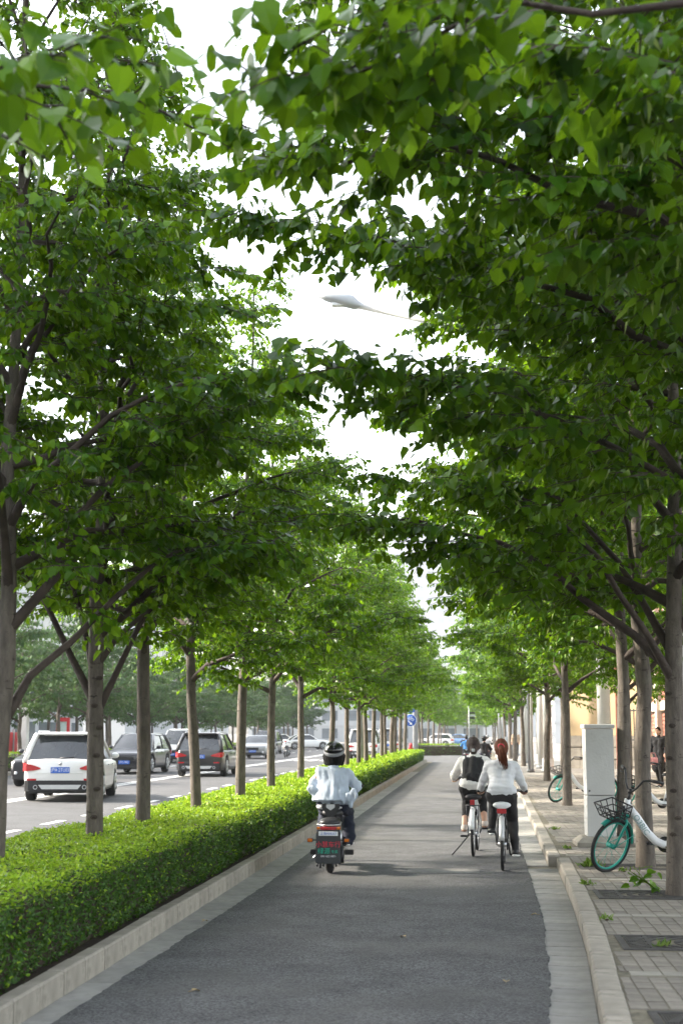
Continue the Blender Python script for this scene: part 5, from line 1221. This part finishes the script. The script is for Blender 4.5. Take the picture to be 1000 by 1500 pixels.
figure(rider, JR, JACKET, NAVY, hair=HAIRB, topm='jacket', loose=.018, amp=.026, shoe=mat('shoe_grey', (.25, .24, .22), .7), voxel=.010,
       hem=[((0, .37, 1.13), (.20, .10, .07), (0, .33, .95), (.20, .13, .06)), ((0, .33, .95), (.20, .13, .06), (-.01, .28, .815), (.235, .16, .025)), ((.14, .26, .80), (.10, .08, .05), (.27, .20, .90), (.035, .04, .06)), ((.22, .20, .76), (.025, .03, .03), (.29, .18, .88), (.025, .03, .05)), ((-.18, .30, .88), (.06, .06, .08), (-.28, .28, .95), (.03, .04, .03))],
       hairprims=[((0, .45, 1.33), (.125, .115, .07), (0, .43, 1.24), (.105, .085, .045)), ((-.095, .47, 1.32), .045, (-.088, .45, 1.24), .035), ((.095, .47, 1.32), .045, (.088, .45, 1.24), .035)], fold=(1.3, .6, .7))
flesh('shirt_hem', [((-.10, .31, .735), (.10, .10, .045), (.06, .31, .735), (.10, .10, .045))], WSHIRT, rider, .010, 3, .005)
HELM = mat('helmet_black', (.012, .012, .014), .12, .1, 6., spec=.7); HELMG = mat('helmet_grey', (.20, .205, .22), .4, .06, 8.)
def dome(b, c, rx, ry, rz_, z0, n=24, k=8):
    rings = []
    for i in range(k+1):
        a = z0+(PI/2-z0)*i/k; q = max(.01, math.cos(a)); rings.append([(c[0]+rx*q*math.cos(2*PI*j/n), c[1]+ry*q*math.sin(2*PI*j/n), c[2]+rz_*math.sin(a)) for j in range(n)])
    b.loft(rings, 0, True, True)
hm = part('helmet', HELM, rider, lambda b: dome(b, (0, .465, 1.385), .118, .132, .115, -.15))
part('helmet_band', HELMG, hm, lambda b: b.loft([[(rx*math.cos(2*PI*j/28), .465+ry*math.sin(2*PI*j/28), 1.385+z+.055*math.sin(2*PI*j/28)) for j in range(28)] for rx, ry, z in ((.123, .137, -.02), (.127, .141, .0), (.123, .137, .02), (.116, .129, .02), (.116, .129, -.02))], 0, False, True))

# --- two riders side by side on bicycles
WHITEHOOD = cloth('white_hoodie', (.66, .67, .70), .05); BLKTIGHT = cloth('black_trousers', (.022, .021, .022)); CREAMTOP = cloth('white_top', (.74, .72, .69), .05); PACK = cloth('black_backpack', (.014, .014, .016), .2, .7)
bicycle('bicycle with white saddle and red rear reflector ridden by the ponytail rider', (.36, 17.72, .008), R(-2), 0, 0, frame=BLACK, fork=BLACK, rimm=STEEL, basket=False, saddle=BIKEWHITE, guard=SILVER, reflector=(.055, .028), crank=R(-60), stand=False, group='bicycles being ridden', seat_z=.745, bz=-.21)
pr = empty('person', (.36, 17.72, .008), R(-2)); tag(pr, 'person with auburn ponytail and white hooded top riding a bicycle', 'person')
JC = dict(hip=(0, -.24, .86), chest=(0, -.10, 1.16), neck=(0, -.05, 1.29), head=(0, .0, 1.415), shl=(-.15, -.07, 1.20), shr=(.15, -.07, 1.20), ell=(-.235, -.02, 1.0), elr=(.24, -.02, 1.0), hal=(-.27, .165, .90), har=(.275, .165, .90),
          knl=(-.10, .13, .77), knr=(.12, .06, .56), anl=(-.13, -.03, .455), anr=(.15, -.14, .215), tol=(-.14, .08, .44), tor=(.17, -.02, .165), flare=.0)
figure(pr, JC, WHITEHOOD, BLKTIGHT, hair=HAIRR, topm='hooded_top', loose=.016, amp=.010, shoe=BLACK, voxel=.010, build=1.0, fold=(.6, .7, 2.2),
       hem=[((-.07, -.245, .905), .112, (.07, -.245, .905), .112)], top_extra=[((-.06, -.15, 1.235), (.055, .045, .04), (.06, -.15, 1.235), (.055, .045, .04)), ((0, -.175, 1.19), (.075, .035, .04), (0, -.15, 1.24), (.075, .04, .04))],
       hairprims=[((0, -.01, 1.43), (.088, .098, .10), (0, -.025, 1.40), (.086, .09, .085)), ((0, -.11, 1.45), .03, (0, -.135, 1.42), .036), ((0, -.135, 1.42), .036, (.012, -.175, 1.34), (.04, .03, .03))])
pt = MB(); rh_ = random.Random(4)
for k in range(60):
    a = rh_.uniform(0, 6.28); q = math.sqrt(rh_.random()); ex = math.cos(a)*q; ey = math.sin(a)*q; le = rh_.uniform(.82, 1.1)
    pt.tube([(ex*.022, -.125+ey*.02, 1.44), (.006+ex*.05, -.165+ey*.035, 1.44-.075*le), (.02+ex*.058, -.195+ey*.035, 1.44-.15*le), (.045+ex*.035+rh_.uniform(-.012, .012), -.20+ey*.022, 1.44-.265*le)], [.006, .0065, .006, .0015], 4)
pt.build('ponytail', HAIRR, pr)
part('hair_tie', REDPRINT, pr, lambda b: b.ring((0, -.125, 1.435), (0, -.6, -.5), .032, .010, 14, 6))
bicycle('bicycle with rear carrier and lowered kickstand ridden by the backpack rider', (.03, 19.62, .008), R(-3), 0, 0, frame=SILVER, fork=SILVER, rimm=STEEL, basket=False, saddle=BLACK, guard=BIKEWHITE, reflector=(.03, .035), crank=R(15), stand='up', carrier=True, group='bicycles being ridden', seat_z=.76, bz=-.12)
pl_ = empty('person', (.03, 19.62, .008), R(-3)); tag(pl_, 'person with dark bun and black backpack riding a bicycle', 'person')
JL = dict(hip=(0, -.24, .88), chest=(0, -.11, 1.18), neck=(0, -.06, 1.31), head=(-.01, -.01, 1.435), shl=(-.15, -.08, 1.215), shr=(.15, -.08, 1.215), ell=(-.27, .0, 1.02), elr=(.26, .0, 1.02), hal=(-.28, .155, .99), har=(.28, .155, .99),
          knl=(-.11, .17, .72), knr=(.10, .06, .76), anl=(-.14, -.06, .37), anr=(.13, .0, .42), tol=(-.15, .06, .32), tor=(.14, .12, .39), flare=.0)
figure(pl_, JL, CREAMTOP, BLKTIGHT, hair=HAIRD, topm='top', loose=.022, amp=.011, trouser=.84, shoe=mat('shoe_pale', (.5, .44, .40), .7), sole=mat('sole_brown', (.22, .13, .09), .8), voxel=.010, build=1.04,
       hem=[((-.07, -.25, .92), .12, (.07, -.25, .92), .12)], hairprims=[((-.01, -.02, 1.45), (.095, .10, .10), (-.01, -.03, 1.42), (.09, .09, .085)), ((0, -.095, 1.39), .045, (0, -.115, 1.35), .05)])
part('hair_clip', SILVER, pl_, lambda b: b.box(-.022, .022, -.172, -.155, 1.345, 1.385, bev=.006))
bag = flesh('backpack', [((-.075, -.28, .93), (.085, .075, .08), (-.07, -.225, 1.2), (.075, .06, .08)), ((.075, -.28, .93), (.085, .075, .08), (.07, -.225, 1.2), (.075, .06, .08)), ((0, -.25, 1.24), (.06, .05, .06), (0, -.30, 1.0), (.09, .075, .1))], PACK, pl_, .011, 3, .007, 8.)
flesh('pack_pocket', [((-.06, -.335, .96), (.045, .03, .05), (.06, -.335, 1.03), (.045, .03, .05)), ((.06, -.335, .96), (.045, .03, .05), (-.06, -.335, 1.03), (.045, .03, .05))], PACK, bag, .011, 3); part('pack_strap', PACK, bag, lambda b: [b.tube([(s*.09, -.21, 1.25), (s*.12, -.08, 1.30), (s*.12, .03, 1.17), (s*.14, -.10, .98), (s*.14, -.22, .93)], .016, 6) for s in (-1, 1)])

# --- far riders and pedestrians
DARKTOP = cloth('black_jacket', (.018, .018, .02)); BLUETOP = cloth('blue_jacket', (.08, .25, .55)); TEALTOP = cloth('teal_top', (.02, .28, .24)); GREYTOP = cloth('grey_top', (.3, .3, .31)); LIME = cloth('lime_top', (.5, .62, .12)); PINK = cloth('pink_top', (.6, .28, .3))
def far_rider(x, d, top, label, mop=None, helmet=None, hair=HAIRB):
    moped(mop, (x, d, .008), R(-2), False, group='mopeds farther along the path')
    p = empty('person', (x, d, .008), R(-2)); tag(p, label, 'person', 'riders farther along the path')
    figure(p, JR, top, NAVY, hair=hair, topm='jacket', loose=.018, amp=.006, voxel=.02, fine=False)
    if helmet: part('helmet', helmet, p, lambda b: dome(b, (0, .465, 1.385), .122, .136, .122, -.3))
far_rider(.50, 58, DARKTOP, 'distant person in black jacket and helmet ahead of the two cyclists', 'distant moped carrying the black jacketed rider', HELM)
far_rider(-.28, 74, BLUETOP, 'distant person in blue jacket ahead of the backpack rider', 'distant moped under the blue jacketed rider')
far_rider(-.35, 92, DARKTOP, 'distant dark rider left of the blue jacket beside the hedge block', 'distant dark moped left of the blue jacketed rider', HELM)
far_rider(.12, 96, LIME, 'distant person in lime top between the far riders', 'distant moped under the lime topped rider')
far_rider(.95, 88, GREYTOP, 'distant person in grey top right of the black jacketed rider', 'distant moped nearest the far pavement poles', HELMG)
moped('dark scooter standing on the far road beyond the oncoming cars', (-12.3, 96, 0), PI, False)
def walker(loc, rz, top, bot, label, hair=HAIRB, dress=False):
    p = empty('person', loc, rz); tag(p, label, 'person')
    J = dict(hip=(0, 0, .92), chest=(0, .01, 1.26), neck=(0, .01, 1.42), head=(0, .03, 1.54), shl=(-.17, 0, 1.35), shr=(.17, 0, 1.35), ell=(-.22, -.02, 1.10), elr=(.22, -.02, 1.10), hal=(-.22, .1, .90), har=(.22, .1, .90),
             knl=(-.09, .12, .50), knr=(.09, -.02, .50), anl=(-.09, .08, .09), anr=(.09, -.22, .10), tol=(-.09, .20, .04), tor=(.09, -.12, .04), grip=(0, .2, -1))
    figure(p, J, top, bot, hair=hair, topm='coat', loose=.016, amp=.006, voxel=.016, fine=True, hem=[((-.06, 0, .9), .12, (.06, 0, .9), .12), ((-.08, 0, .55), .15, (.08, 0, .9), .11), ((.08, 0, .55), .15, (-.08, 0, .9), .11)] if dress else [])
    return p
w = walker((5.15, 40.5, PZ), R(150), DARKTOP, BLKTIGHT, 'pedestrian in long black coat behind the trunks by the brick building', dress=True)
hb = empty('handbag', (4.95, 40.3, PZ+.62)); tag(hb, 'small pink handbag held by the pedestrian in black', 'handbag')
part('bag', PINK, hb, lambda b: b.box(-.13, .13, -.05, .05, 0, .2, bev=.02)); part('strap', PINK, hb, lambda b: b.tube([(-.1, 0, .19), (-.06, 0, .32), (.06, 0, .32), (.1, 0, .19)], .012, 6))
walker((2.55, 84, PZ), R(170), cloth('tan_coat', (.38, .28, .2)), BLKTIGHT, 'distant pedestrian in tan coat between two far white poles')

# ------------------------------------------------------------------ the hazy air
hz = MB().box(-90, 60, -90, 680, -1.2, 101).build('haze', None); tag(hz, 'pale thin summer haze over the whole street', 'haze', kind='stuff')
hm_ = bpy.data.materials.new('haze'); hm_.use_nodes = True; t_ = hm_.node_tree; t_.nodes.clear()
pv_ = t_.nodes.new('ShaderNodeVolumePrincipled'); pv_.inputs['Color'].default_value = (.90, .95, 1.0, 1); pv_.inputs['Density'].default_value = .0002; pv_.inputs['Anisotropy'].default_value = .0
ou_ = t_.nodes.new('ShaderNodeOutputMaterial'); t_.links.new(pv_.outputs[0], ou_.inputs['Volume'])
hz.data.materials.clear(); hz.data.materials.append(hm_)
